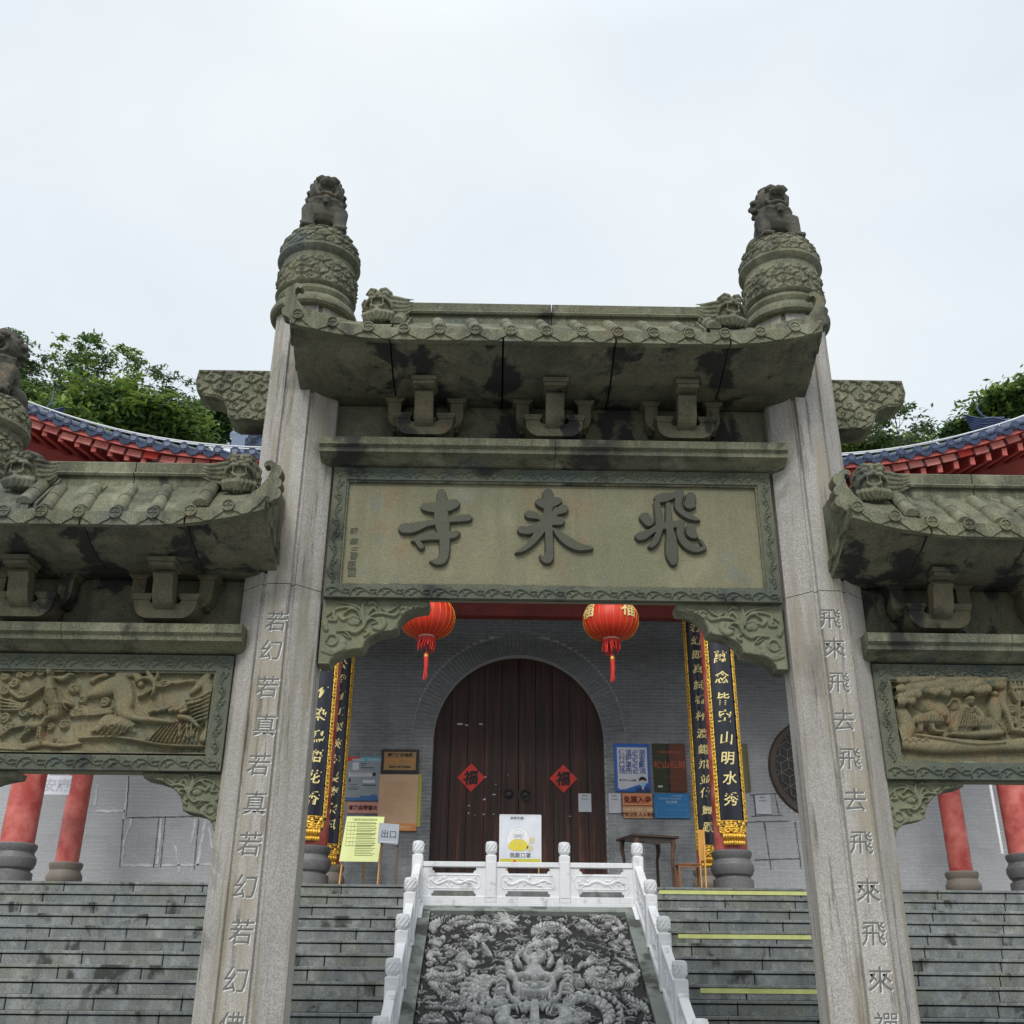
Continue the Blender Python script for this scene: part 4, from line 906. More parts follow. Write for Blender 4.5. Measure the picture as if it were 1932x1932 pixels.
lion(PX[0], drum_top[0]-.015, .05, 'brown stone lion cut off by the left edge of the picture', 1.3)
# ================================================================== STAIRS, PLATFORM
stairs = thing('stone_stairs', (TX, 11.9, GZ), 'wide flight of grey granite steps with staggered joints climbing to the temple', 'stairs')
RL, RR = -1.02, 1.88          # ramp and balustrades stand between these
def slab_mesh(L, nm='step_stone'):
    b = MB(); b.box(0, L-.013, .018, .33, -.153, -.044, .006); b.box(0, L-.004, 0, .36, -.032, 0, .004); return b.mesh(nm)
full = slab_mesh(.92); full.materials.append(STEP); cache = {}
def row(k, a, b_, off):
    Y = 15-.3*k; z = 3.017-.153*k; x = a+((off-a) % .92)-.92
    while x < b_-.02:
        xa, xb = max(x, a), min(x+.92, b_); L = xb-xa
        if L > .03:
            if L > .915: me = full
            else:
                me = slab_mesh(L); me.materials.append(STEP)
            inst('step_stone', me, stairs, (xa, Y+random.uniform(-.003, .003), z+random.uniform(-.0015, .0015)))
        x += .92
for k in range(14):
    o1 = aty_off = -7.55-.135*k; row(k, -9.2, RL-.12, o1); row(k, RR+.12, 10.3, 3.2-.17*k)
mb = MB()
for k in range(14, 20):
    Y = 15-.3*k; z = 3.017-.153*k
    for a, b_ in ((-9.2, RL-.12), (RR+.12, 10.3)): mb.box(a, b_, Y+.016, Y+.33, z-.153, z-.034, .004); mb.box(a, b_, Y, Y+.36, z-.032, z, .004)
tag(mb.build('lower_steps', STEP, stairs), kind='stuff')
mb = MB()
for a, b_ in ((-9.2, RL-.12), (RR+.12, 10.3)):
    core = [(15.3, GZ), (15.3, 2.97)]
    for k in range(0, 20): core += [(15-.3*k+.028, 3.017-.153*k-.04), (15-.3*k+.028, 3.017-.153*(k+1)-.04)]
    mb.prism(core+[(9.2, GZ)], a+.002, b_-.002, 'x')
mb.build('stair_core', DARKSTN, stairs)
terr = MB(); terr.box(-12, 13, 15.31, 24, GZ, 3.013); tag(terr.build('temple_terrace', STEP), kind='structure')
# yellow strips on three risers of the right flight
ys = plain('yellow_green_strip', (.52, .55, .20), .6, .1)
for k, lab in ((0, 'topmost'), (4, 'middle'), (8, 'lowest')):
    Y = 15-.3*k; z = 3.017-.153*k; u = {0: (1243, 1523), 4: (1280, 1533), 8: (1322, 1545)}[k]; xa, xb = P(u[0], 1672+k*25, Y)[0], 3.95+.4
    mb = MB(); mb.box(xa, xb, Y+.008, Y+.013, z-.085, z-.036); tag(mb.build('safety_strip', ys), f'{lab} of the three pale yellow strips stuck on the right stair risers', 'safety strip', 'yellow strips on the stair risers')
# ================================================================== DRAGON RAMP
ramp_ = thing('dragon_ramp', (TX, 12, GZ), 'sloping stone slab carved with dragons and clouds between white balustrades', 'carved ramp')
RW0, RW1, RY0, RY1 = -.97, 1.83, 9.2, 14.44
def rz_(Y): return 2.70+SL*(Y-14.4)
mb = MB(); mb.prism([(RY0, GZ), (RY0, rz_(RY0)-.10), (RY1+.2, rz_(RY1+.2)-.10), (RY1+.2, GZ)], RW0, RW1, 'x'); mb.build('ramp_bed', DARKSTN, ramp_)
nrm = Vector((0, -SL, 1)).normalized(); tv = Vector((0, 1, SL)).normalized()
def rp_(x, Y, h=0): return (x, Y+nrm[1]*h, rz_(Y)+nrm[2]*h)
def slabq(xa, xb, ya, yb, h0, h1, nm, mat):
    b = MB(); b.hex([rp_(x, y, h) for x in (xa, xb) for y in (ya, yb) for h in (h0, h1)]); return b.build(nm, mat, ramp_)
for xa, xb, s in ((RW0, RW0+.17, 1), (RW1-.17, RW1, 1)):
    for ya, yb in ((9.3, 10.3), (10.305, 11.45), (11.455, 12.55), (12.555, 13.6), (13.605, RY1-.15)): slabq(xa, xb, ya, yb, -.1, .0, 'border_slab', GREYB)
slabq(RW0, TX-.1, RY1-.145, RY1, -.1, 0, 'border_slab', GREYB); slabq(TX-.095, RW1, RY1-.145, RY1, -.1, 0, 'border_slab', GREYB)
def on_ramp(zx, zy):   # enlargement of the photograph -> (x, distance up the slope) on the ramp plane
    u, v = (1080+zx/2.76)*.70614, (2380+zy/2.76)*.70614; d = ray(u, v)
    s = (2.70-SL*14.4-CZ)/(d[2]-SL*d[1]); return float(d[0]*s), float(d[1]*s*sqrt(1+SL*SL))
K = sqrt(1+SL*SL)
hf = HF(RW0+.18, RW1-.18, 9.3*K, (RY1-.16)*K, .0078); hf.noise(.006, 14)
def sR(pts, h=.07, base=.0, **k):
    q = []
    for x, y, r in pts:
        a = on_ramp(x, y); q.append(a+(r*abs(on_ramp(x+10, y)[0]-a[0])/10,))
    hf.stroke(q, h=.012+h*.50, base=base*.5, **k)
# small filler clouds and flames
rr = np.random.default_rng(5)
for i in range(1900):
    x = rr.uniform(hf.x0, hf.x1); y = rr.uniform(hf.z0, hf.z1); R = rr.uniform(.026, .062)
    if rr.random() < .35: hf.spiral(x, y, R, R*.34, .034, turns=1.1, a0=rr.uniform(0, 6), sgn=rr.choice([-1, 1]))
    else: hf.leaf(x, y, rr.uniform(-.6, 3.7), R*2.6, R*.30, .034, curl=rr.uniform(-1.6, 1.6))
def dragon(pts, w, scale=.06, h=.08, fins=True, side=1):
    n = len(pts); q = [(x, y, .86*w*(.45+.75*sin(pi*min(1, .12+.88*i/(n-1))))) for i, (x, y) in enumerate(pts)]
    sR(q, h, scale=scale, erase=.022)
    if fins:
        c = crom([(a, b, r) for a, b, r in q], 5)
        for i in range(1, len(c)-1, 1):
            dx, dy = c[i+1][0]-c[i-1][0], c[i+1][1]-c[i-1][1]; L = sqrt(dx*dx+dy*dy)+1e-6; nx, ny = -dy/L*side, dx/L*side; r = c[i][2]
            sR([(c[i][0]+nx*r*.8, c[i][1]+ny*r*.8, r*.30), (c[i][0]+nx*r*1.35-dx/L*r*.35, c[i][1]+ny*r*1.35-dy/L*r*.35, r*.2), (c[i][0]+nx*r*1.5-dx/L*r*.8, c[i][1]+ny*r*1.5-dy/L*r*.8, r*.05)], h*.7, smooth=False)
def dhead(x, y, r, ang):
    ca, sa = cos(ang), sin(ang); T = lambda a, b: (x+(a*ca-b*sa)*r, y+(a*sa+b*ca)*r*.8)
    sR([T(-.6, 0)+(r*.5,), T(0, 0)+(r*.55,), T(.7, .05)+(r*.36,), T(1.1, .0)+(r*.25,)], .10); sR([T(.3, .55)+(r*.2,), T(1.0, .5)+(r*.14,)], .08)
    for k in range(5): sR([T(-.4, -.4+.25*k)+(r*.16,), T(-1.1, -.7+.4*k)+(r*.13,), T(-1.7, -.5+.35*k)+(r*.04,)], .08)
    sR([T(.2, -.3)+(r*.16,)], .12); sR([T(-.1, -.5)+(r*.14,), T(-.7, -.95)+(r*.10,), T(-1.2, -.9)+(r*.03,)], .10)
# upper field
dragon([(215, 290), (200, 240), (260, 195), (340, 170)], 30); dragon([(330, 220), (400, 185), (480, 185), (540, 205)], 32); dragon([(300, 262), (360, 250)], 20, fins=False)
dragon([(480, 265), (560, 240), (640, 260), (660, 300)], 44, side=-1); dhead(760, 215, 60, .5); dhead(540, 330, 30, 2)
dragon([(950, 300), (970, 255), (1060, 225), (1150, 240), (1230, 300)], 32); dhead(960, 380, 58, 2.5); dragon([(1040, 350), (1100, 350), (1110, 400), (1040, 430)], 34)
dragon([(1310, 200), (1360, 240), (1420, 280), (1480, 290)], 34); dragon([(1380, 190), (1480, 175), (1560, 190), (1600, 240)], 26)
for (x, y) in ((1500, 240), (1560, 270), (1600, 260), (1610, 330), (1640, 380), (1660, 420), (1580, 360), (230, 350), (280, 340), (250, 380), (200, 370), (380, 330), (500, 340)): 
    a = on_ramp(x, y); hf.spiral(a[0], a[1], .045, .014, .06, a0=x)
sR([(1190, 400, 12), (1240, 360, 16), (1330, 350, 18), (1500, 400, 12), (1640, 440, 14), (1690, 430, 10)], .03)
dragon([(400, 350), (460, 350), (520, 370), (530, 410)], 20); dragon([(300, 390), (350, 410), (400, 430)], 22); dragon([(580, 370), (610, 420), (650, 470)], 24)
dragon([(1200, 430), (1290, 425), (1370, 440), (1440, 470)], 20); dhead(470, 500, 58, .5); dhead(1340, 530, 55, 2.7)
# left middle
dragon([(270, 450), (200, 440), (190, 480), (240, 500)], 30, fins=False); dragon([(230, 600), (190, 570), (240, 600), (340, 600), (420, 580), (400, 530), (320, 520)], 40)
dhead(240, 690, 55, 3.6); dragon([(280, 690), (340, 740), (430, 780), (440, 830), (360, 850), (260, 840), (160, 840)], 30); dragon([(120, 950), (170, 910), (260, 910), (310, 950)], 34)
# right middle
dragon([(1480, 560), (1390, 560), (1360, 620), (1420, 680), (1540, 690), (1610, 640), (1600, 600)], 44, side=-1); dhead(1680, 640, 50, 5.3); dragon([(1620, 740), (1680, 780), (1760, 820), (1800, 880)], 36); dragon([(1780, 960), (1720, 980)], 40)
for k in range(5): sR([(1560+20*k, 480+12*k, 10), (1640+15*k, 500+16*k, 9), (1710+10*k, 545+8*k, 4)], .06)
# great coils either side of the central head
dragon([(655, 640), (590, 640), (545, 700), (570, 770), (640, 800)], 84, scale=.095, h=.11, fins=False)
for k in range(9):
    a = 2.0+k*.36; cx, cy = 600+150*cos(a), 715-105*sin(a); sR([(cx, cy, 22), (cx+34*cos(a+.7), cy-28*sin(a+.7), 15), (cx+52*cos(a+1.2), cy-46*sin(a+1.2), 4)], .09)
dragon([(1230, 800), (1310, 775), (1410, 790), (1490, 850), (1510, 940), (1440, 985)], 62, scale=.095, h=.11, fins=False, side=-1)
for k in range(11):
    a = 2.2-k*.27; cx, cy = 1380+205*cos(a), 900-160*sin(a); sR([(cx, cy, 22), (cx+30*cos(a+.8), cy-26*sin(a+.8), 15), (cx+50*cos(a+1.3), cy-46*sin(a+1.3), 4)], .09)
# central head
sR([(960, 640, 165)], .02, erase=.03); sR([(960, 560, 120)], .02, erase=.03)
for s in (-1, 1): sR([(960+s*200, 700, 70)], .01, erase=.02); sR([(960, 600, 82)], .17); sR([(960, 560, 60), (960, 600, 70)], .15, .02); sR([(960, 655, 28)], .20); sR([(960, 690, 24), (960, 715, 40)], .20)
for s in (-1, 1):
    m = lambda x: 960+s*x
    sR([(m(60), 615, 40), (m(140), 625, 40), (m(190), 580, 28), (m(200), 530, 16)], .15)
    sR([(m(80), 668, 30)], .005, erase=.012); sR([(m(80), 668, 21)], .16); sR([(m(20), 690, 14), (m(70), 690, 22), (m(130), 660, 20), (m(150), 650, 10)], .17); sR([(m(60), 715, 26), (m(110), 700, 34), (m(140), 670, 18)], .16)
    sR([(m(10), 755, 26), (m(70), 750, 26), (m(125), 715, 20), (m(150), 690, 12)], .18); sR([(m(25), 812, 10), (m(60), 840, 14), (m(120), 810, 16), (m(150), 770, 12)], .10)
    sR([(m(250), 640, 14), (m(200), 680, 15), (m(190), 745, 16), (m(150), 800, 18), (m(110), 785, 14), (m(120), 740, 8)], .12)
    sR([(m(40), 510, 22), (m(70), 470, 18), (m(20), 440, 8)], .16); sR([(m(110), 540, 22), (m(130), 490, 18), (m(100), 455, 7)], .15); sR([(m(170), 570, 20), (m(185), 520, 16), (m(215), 500, 7)], .14)
    for k in range(7): sR([(m(215+8*(k % 2)), 560+30*k, 14), (m(255), 550+32*k, 15), (m(285), 575+32*k, 6)], .09)
    sR([(m(210), 870, 40), (m(240), 930, 60), (m(170), 960, 50)], .13); sR([(m(290), 880, 18), (m(200), 850, 16), (m(140), 845, 8)], .12)
    for k in range(3): sR([(m(60+30*k), 860+10*k, 10), (m(90+26*k), 830, 8), (m(120+20*k), 845, 4)], .09)
sR([(960, 470, 26), (930, 500, 30), (990, 500, 30), (960, 530, 30)], .15); sR([(860, 960, 60), (1060, 960, 60)], .10, scale=.08)
sR([(960, 900, 55)], .01, erase=.02); sR([(960, 830, 34), (962, 900, 36), (966, 1010, 40), (970, 1120, 40)], .15, flat=True, bev=.01)
for k in range(-3, 4): sR([(961+k*9, 832, 2.4), (966+k*10, 1010, 2.6), (970+k*10, 1110, 2.6)], .17, smooth=False)
for (x, y) in ((700, 780), (690, 810), (730, 820), (500, 860), (540, 880), (480, 930), (560, 940), (600, 960), (1210, 830), (1300, 900), (1340, 920), (1290, 940), (1260, 640), (1290, 670), (900, 840), (1010, 830), (620, 870)):
    a = on_ramp(x, y); hf.spiral(a[0], a[1], .06, .02, .08, a0=y)
for s in (-1, 1):
    m = lambda x: 960+s*x
    sR([(m(85), 672, 24)], .0, erase=.028); hf.H[:] = hf.H; sR([(m(85), 668, 15)], .16); sR([(m(40), 640, 10), (m(85), 628, 14), (m(140), 636, 8)], .16)
    sR([(m(24), 712, 5)], .0, erase=.006); sR([(m(70), 800, 26)], .0, erase=.01); sR([(m(62), 782, 9), (m(60), 805, 5)], .12, smooth=False)
sR([(930, 800, 26), (990, 800, 26)], .0, erase=.012); sR([(960, 830, 30), (962, 900, 36), (966, 1010, 40), (970, 1120, 40)], .12, flat=True, bev=.01)
hf.H[hf.H < .0135] = np.minimum(hf.H[hf.H < .0135], .004)
hf.H = np.minimum(hf.H, .11); _n = np.zeros_like(hf.H); _X, _Z = np.meshgrid(hf.X, hf.Z)
for _k in range(24): _a = rr.uniform(0, 6.28); _n += np.sin((_X*cos(_a)+_Z*sin(_a))*rr.uniform(60, 160)+rr.uniform(0, 6))
hf.H += np.where(hf.H > .03, .0006*_n, 0); 
# the mouth
a = on_ramp(960, 800); XX, ZZ = np.meshgrid(hf.X, hf.Z); 
wl_ = wloc(ramp_)
def rmap(X, Z, H):
    Y = Z/K; H = H-.055; return X-wl_[0], Y+nrm[1]*H-wl_[1], rz_(Y)+nrm[2]*H-wl_[2]
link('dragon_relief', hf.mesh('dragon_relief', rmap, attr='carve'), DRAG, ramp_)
# ================================================================== BALUSTRADE
bal = thing('balustrade', (TX, 14.5, 2.75), 'white marble balustrade with carved panels across and down both sides of the ramp', 'balustrade')
def post_mesh():
    b = MB(); b.box(-.07, .07, -.07, .07, 0, .585, .008); b.box(-.055, .055, -.076, -.068, .06, .5, .003)
    return b.mesh('newel_post')
def head_mesh():
    b = MB(); b.lathe([(.045, -.012), (.062, 0), (.05, .012), (.068, .03), (.072, .05), (.072, .15), (.066, .17), (.03, .178)], (0, 0, 0), 20)
    o = b
    for j in range(3):
        for i in range(9):
            a = i*2*pi/9+j*.35; z = .06+.033*j; o.ball((.068*cos(a), .068*sin(a), z), (.012, .012, .010), 8, 5)
            o.tube([(.074*cos(a+t), .074*sin(a+t), z+.014*sin(t*9)) for t in (-.2, -.1, 0, .1, .2)], .005, 5)
    return b.mesh('carved_newel_head', smooth=40)
PM, HM = post_mesh(), head_mesh(); PM.materials.append(MARBLE); HM.materials.append(MARBLE)
def newel(x, y, zt):
    o = inst('newel_post', PM, bal, (x, y, zt-.76)); h = link('carved_newel_head', HM, None, o, (0, 0, .585)); return o
nx0 = -.997; nsp = (1.868-nx0)/3; BX = [nx0+nsp*i for i in range(4)]
for x in BX: newel(x, 14.5, 3.515)
for y in (13.40, 12.48, 11.55, 10.55, 9.6):
    for x in (BX[0], BX[3]): newel(x, y, 3.515-.515*(14.5-y)+.0)
def panel(p0, p1, seed, side=False):      # a panel between two posts, sheared when it runs down the slope
    L = sqrt((p1[0]-p0[0])**2+(p1[1]-p0[1])**2); dx, dy, dz = (p1[0]-p0[0])/L, (p1[1]-p0[1])/L, (p1[2]-p0[2])/L
    def fn(s_, t_, z): return (p0[0]+dx*s_-dy*t_, p0[1]+dy*s_+dx*t_, p0[2]+dz*s_+z)
    a, b_ = .071, L-.071
    m = MB(); m.box(a, b_, -.05, .05, .435, .50, .006); m.xf(fn); m.build('handrail', MARBLE, bal)
    m = MB(); m.box(a, b_, -.055, .055, 0, .075, .006); m.xf(fn); m.build('bottom_rail', MARBLE, bal)
    m = MB(); q = .10
    m.box(a, a+q, -.032, .032, .075, .435); m.box(b_-q, b_, -.032, .032, .075, .435)
    w0, w1 = a+q, b_-q
    m.box(w0, w1, -.032, .032, .145, .36)
    for x, s in ((w0, 1), (w1, -1)):
        m.prism([(x, .36), (x+s*.06, .36), (x+s*.045, .39), (x+s*.018, .398), (x+s*.03, .435), (x, .435)], -.03, .03); m.prism([(x, .145), (x+s*.05, .145), (x+s*.04, .115), (x+s*.018, .108), (x+s*.022, .075), (x, .075)], -.03, .03)
    m.xf(fn); pn = m.build('carved_panel', MARBLE, bal)
    # medallion: frame and relief
    h = HF(w0-.06, w1+.06, .155, .35, .005); cx, cz = (w0+w1)/2, .2525; hw = (w1-w0)/2+.04
    fr = []
    for (x, z) in ((cx-hw+.03, cz-.082), (cx+hw-.03, cz-.082), (cx+hw, cz-.05), (cx+hw, cz+.05), (cx+hw-.03, cz+.082), (cx-hw+.03, cz+.082), (cx-hw, cz+.05), (cx-hw, cz-.05), (cx-hw+.03, cz-.082)): fr.append((x, z, .006))
    h.stroke(fr, h=.010, smooth=False); r_ = np.random.default_rng(seed)
    if not side or True:
        yy = cz
        h.stroke([(cx-hw+.05, cz+.02, .012), (cx-hw*.6, cz-.03, .016), (cx-hw*.2, cz+.02, .018), (cx+hw*.2, cz-.02, .02), (cx+hw*.6, cz+.02, .014), (cx+hw-.05, cz-.01, .008)], h=.014)
        for k in range(16):
            x = cx+hw*.8*(k/7.5-1); z = cz+r_.uniform(-.05, .05); h.leaf(x, z, r_.uniform(0, 6), .05, .012, .011, curl=r_.uniform(-1, 1))
            if k % 4 == 0: h.stroke([(x, z+.01, .024)], h=.014)
    sgn = -1 if not side else side
    me = h.mesh('carved_medallion', lambda X, Z, H: tuple(np.array(c)-wloc(pn)[i] for i, c in enumerate((p0[0]+dx*X-dy*sgn*(.031+H), p0[1]+dy*X+dx*sgn*(.031+H), p0[2]+dz*X+Z)))); link('carved_medallion', me, MARBLE, pn)
for i in range(3): panel((BX[i], 14.5, 2.757), (BX[i+1], 14.5, 2.757), i)
m = MB(); m.box(BX[0]-.09, BX[3]+.09, 14.43, 14.6, 2.62, 2.756, .004); m.build('plinth', MARBLE, bal)
ys_ = [14.5, 13.40, 12.48, 11.55, 10.55, 9.6]
for x, sd in ((BX[0], 1), (BX[3], 1)):
    for ya, yb in zip(ys_[:-1], ys_[1:]):
        if x == BX[0]: panel((x, yb, 3.515-.515*(14.5-yb)-.76), (x, ya, 3.515-.515*(14.5-ya)-.76), int(ya*7), side=-1)
        else: panel((x, yb, 3.515-.515*(14.5-yb)-.76), (x, ya, 3.515-.515*(14.5-ya)-.76), int(ya*9), side=1)
    m = MB(); f = lambda Y: 3.515-.515*(14.5-Y)-.76; m.hex([(X_, Y_, z_) for X_ in (x-.1, x+.1) for Y_ in (9.3, 14.46) for z_ in (f(Y_)-.30, f(Y_)-.002)]); m.build('sloping_plinth', MARBLE, bal)

# ================================================================== TEMPLE HALL
hall = thing('temple_hall', (TX, 20, 3.013), 'grey brick temple hall with arched doorway, red columns and blue tiled roof behind the gateway', 'temple')
WY = 20.0; ZF = 3.013; DR = 1.615; DZ = 6.135; RO = DR+.40
# backing of mortar with the arched opening
def arch_pts(r, n=28): return [(TX+r*cos(a), DZ+r*sin(a)) for a in np.linspace(0, pi, n)]
mb = MB(); ap = arch_pts(DR)
poly = [(10.5, ZF), (10.5, 9.3), (-9.6, 9.3), (-9.6, ZF), (TX-DR, ZF)]+ap[::-1]+[(TX+DR, ZF)]
# round lattice window opening is set into the right part of the wall
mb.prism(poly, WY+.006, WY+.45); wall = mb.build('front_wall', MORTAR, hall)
BL, BH = .262, .0655
def brick_box(L): b = MB(); b.box(0, L, 0, .03, 0, BH-.007, .002); m_ = b.mesh('brick'); m_.materials.append(BRICK); return m_
BM = brick_box(BL-.007); cand = []; stuff = MB()
wx, wz, wr = 6.05, 5.62, .90
for j in range(int((9.25-ZF)/BH)):
    z = ZF+.004+j*BH; off = (j % 2)*BL/2; x = -9.6-off
    while x < 10.5:
        segs = [(max(x, -9.6), min(x+BL-.007, 10.5))]
        zz = z+BH/2
        ex = []      # remove the ring round the arch, and the round window
        if zz < DZ: ex.append((TX-DR-.0, TX+DR+.0))
        elif zz < DZ+RO: q = sqrt(max(0, RO**2-(max(z, DZ)-DZ)**2)); ex.append((TX-q, TX+q))
        if abs(zz-wz) < wr+.05: q = sqrt(max(0, (wr+.05)**2-(zz-wz)**2)); ex.append((wx-q, wx+q))
        for a, b_ in ex:
            ns = []
            for s0, s1 in segs:
                if s1 <= a or s0 >= b_: ns.append((s0, s1))
                else:
                    if s0 < a: ns.append((s0, a))
                    if s1 > b_: ns.append((b_, s1))
            segs = ns
        for s0, s1 in segs:
            if s1-s0 > BL-.02 and ((-2.85 < s0 < -1.35 or 2.1 < s0 < 3.5) and 5.0 < z < 8.15) and len(cand) < 300: cand.append((s0, z))
            elif s1-s0 > .02: stuff.box(s0, s1, WY+random.uniform(-.001, .002), WY+.03, z, z+BH-.007)
        x += BL
for s0, z in cand: inst('brick', BM, wall, (s0, WY-.001+random.uniform(-.0015, .0015), z))
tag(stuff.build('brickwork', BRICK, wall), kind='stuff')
# arch bricks
nA = 74
for i in range(nA):
    a0 = pi*i/nA+.0018; a1 = pi*(i+1)/nA-.0018; b = MB()
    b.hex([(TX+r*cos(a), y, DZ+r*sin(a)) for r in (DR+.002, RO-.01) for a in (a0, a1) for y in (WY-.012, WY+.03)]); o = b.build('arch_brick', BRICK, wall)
# door leaves
for s in (-1, 1):
    w = DR/5; root = None
    for k in range(5):
        xa, xb = TX+s*(k*w+.006), TX+s*((k+1)*w-.003); x0_, x1_ = min(xa, xb), max(xa, xb); n = 6
        tp = [(x1_-(x1_-x0_)*i/n) for i in range(n+1)]; poly = [(x0_, ZF+.03), (x1_, ZF+.03)]+[(x, DZ+sqrt(max(.0, DR**2-(x-TX)**2))+.03) for x in tp]
        b = MB(); b.prism(poly, WY+.20+.004*(k % 2), WY+.27)
        if root is None: root = b.build('door_leaf', DOORM, hall)
        else: b.build('plank', DOORM, root)
    hx, hz = P(960 if s < 0 else 991, 1498 if s < 0 else 1499, 20.19); b = MB(); b.ball((hx, 20.19, hz), (.075, .05, .075), 14, 10); b.lathe([(.085, 0), (.095, .01), (.05, .03)], (0, 0, 0), 20, cap=False)
    n0 = len(b.v)
    b.v = b.v[:n0]; v2 = b.v
    b2 = MB(); b2.ball((hx, 20.19, hz), (.075, .05, .075), 14, 10)
    for e in (-1, 1): b2.ball((hx+e*.028, 20.145, hz+.02), .014, 8, 6); b2.tube([(hx+e*.01, 20.14, hz+.045), (hx+e*.05, 20.15, hz+.05), (hx+e*.075, 20.17, hz+.02)], [.012, .012, .006], 6)
    for q in range(10): b2.ball((hx+.082*cos(q*.628), 20.18, hz+.082*sin(q*.628)), .016, 6, 5)
    if s > 0: b2.tube([(hx+.055*sin(t), 20.135, hz-.045-.055*cos(t)+.0) for t in np.linspace(-2.6, 2.6, 14)], .011, 6)
    b2.build('beast_knocker', IRON, root, smooth=50)
    if s > 0: b = MB(); b.v = []; b.f = []; b.prism([(hx+.15*cos(t), hz-.01+.15*sin(t)) for t in np.linspace(0, 2*pi, 25)[:-1]], 20.192, 20.2); b.build('knocker_plate', DOORM, root)
mb = MB(); mb.box(TX-DR, TX+DR, WY+.28, WY+.45, ZF, DZ+DR+.1); mb.build('door_backing', DARKSTN, hall)
# small scraps of paste on the doors
for i, (u, v, r) in enumerate(((868, 1366, .05), (907, 1366, .035), (880, 1368, .03), (916, 1466, .02), (914, 1508, .03), (885, 1520, .02), (900, 1481, .018), (932, 1499, .03), (935, 1480, .014), (959, 1462, .012), (884, 1534, .02), (913, 1536, .022), (931, 1536, .016), (1075, 1540, .016), (896, 1538, .012))):
    x, z = P(u, v, 20.19); b = MB(); b.prism([(x+r*(1+.4*sin(k*2.7+i))*cos(k), z+r*.45*(1+.4*cos(k*1.9+i))*sin(k)) for k in np.linspace(0, 2*pi, 9)[:-1]], 20.190, 20.199); b.build('paper_scrap', WHITE, hall)
# round lattice window
fr = MB(); fr.lathe([(wr-.07, -.05), (wr+.02, -.05), (wr+.05, 0), (wr+.05, .08), (wr-.07, .08)], (0, 0, 0), 40, cap=False); fr.xf(lambda x, y, z: (wx+x, WY-.02+z*.9, wz+y)); win = fr.build('round_window', plain('brown_window_frame', (.10, .075, .06), .6), hall, smooth=40)
dk = MB(); dk.prism([(wx+(wr-.02)*cos(t), wz+(wr-.02)*sin(t)) for t in np.linspace(0, 2*pi, 41)[:-1]], WY-.004, WY+.01); dk.build('window_pane', plain('dark_window_glass', (.02, .016, .016), .4), win)
lt = MB(); A_ = .165
latt = plain('grey_lattice_wood', (.20, .17, .155), .6)
seen = set()
for j in range(-8, 9):
    for i in range(-8, 9):
        cx = wx+A_*sqrt(3)*(i+.5*(j % 2)); cz = wz+A_*1.5*j; V_ = [(cx+A_*cos(pi/6+k*pi/3), cz+A_*sin(pi/6+k*pi/3)) for k in range(6)]
        for (p_, q_) in [(V_[k], V_[(k+1) % 6]) for k in range(6)]+[((cx, cz), V_[k]) for k in (1, 3, 5)]:
            mid = ((p_[0]+q_[0])/2, (p_[1]+q_[1])/2); key = (round(mid[0], 2), round(mid[1], 2))
            if key in seen or math.hypot(mid[0]-wx, mid[1]-wz) > wr-.08: continue
            seen.add(key); lt.tube([(p_[0], WY-.02, p_[1]), (q_[0], WY-.02, q_[1])], .011, 4)
lt.build('lattice', latt, win, fix=False)
# columns
def column(x, y, r, rb, red, bm_, hb=.60, top=9.2):
    b = MB(); b.lathe([(r, 0), (r, top-ZF-hb)], (x, y, ZF+hb), 28); o = b.build('column', red, hall, smooth=40)
    s = hb/.60; b = MB(); b.lathe([(rb*1.02, 0), (rb*1.0, .20*s), (rb*.88, .22*s), (rb*.86, .24*s), (rb*.99, .27*s), (rb*1.08, .34*s), (rb*1.07, .40*s), (rb*.93, .46*s), (rb*.90, .48*s), (rb*1.0, .53*s), (rb*1.02, .58*s), (rb*.95, .60*s), (r*.9, .60*s)], (x, y, ZF), 32); b.build('column_base', bm_, o, smooth=30); return o
FC = {-7.3: 0, -3.0: 0, 3.0: 0, 7.3: 0}
for dx in (-9.3, -7.3, -3.08, 3.0, 7.3, 9.5): column(TX+dx, 16.0, .235, .285, REDP, BASE)
for dx in (-7.42, -3.15, 3.1, 7.28): column(TX+dx, 18.3, .185, .26, REDP, BASE2)
b = MB(); x = 7.395; b.tube([(x, 16.02, 3.62), (x, 16.02, 9.2)], .022, 10); b.build('white_pipe', WPLAS, hall)
# beams, ceiling
for (y, z0, z1, nm) in ((16.0, 7.72, 8.15, 'front_beam'), (16.0, 8.75, 9.3, 'front_beam'), (18.3, 7.93, 8.25, 'rear_beam'), (18.3, 8.6, 9.2, 'rear_beam'), (19.85, 8.95, 9.2, 'wall_beam')):
    b = MB(); b.box(TX-9.4, TX+9.6, y-.11, y+.11, z0, z1, .01); b.build(nm, REDB, hall)
for z in (8.15, 8.76):
    b = MB(); b.box(TX-9.4, TX+9.6, 15.86, 15.885, z-.03, z); b.build('pale_fillet', plain('pale_fillet_paint', (.5, .4, .38), .6), hall)
b = MB(); b.box(TX-9.6, TX+9.8, 15.9, 20.4, 9.32, 9.4); b.build('porch_ceiling', REDB, hall)
b = MB(); xx_ = np.linspace(-9.6, 9.6, 33); zt_ = lambda d: 9.40+.047*max(0, abs(d)-4.1)**2*.85+.55
b.prism([(TX+d, zt_(d)) for d in xx_]+[(TX+9.6, 9.2), (TX-9.6, 9.2)], 16.7, 16.78); b.build('eave_board', RAFT, hall)
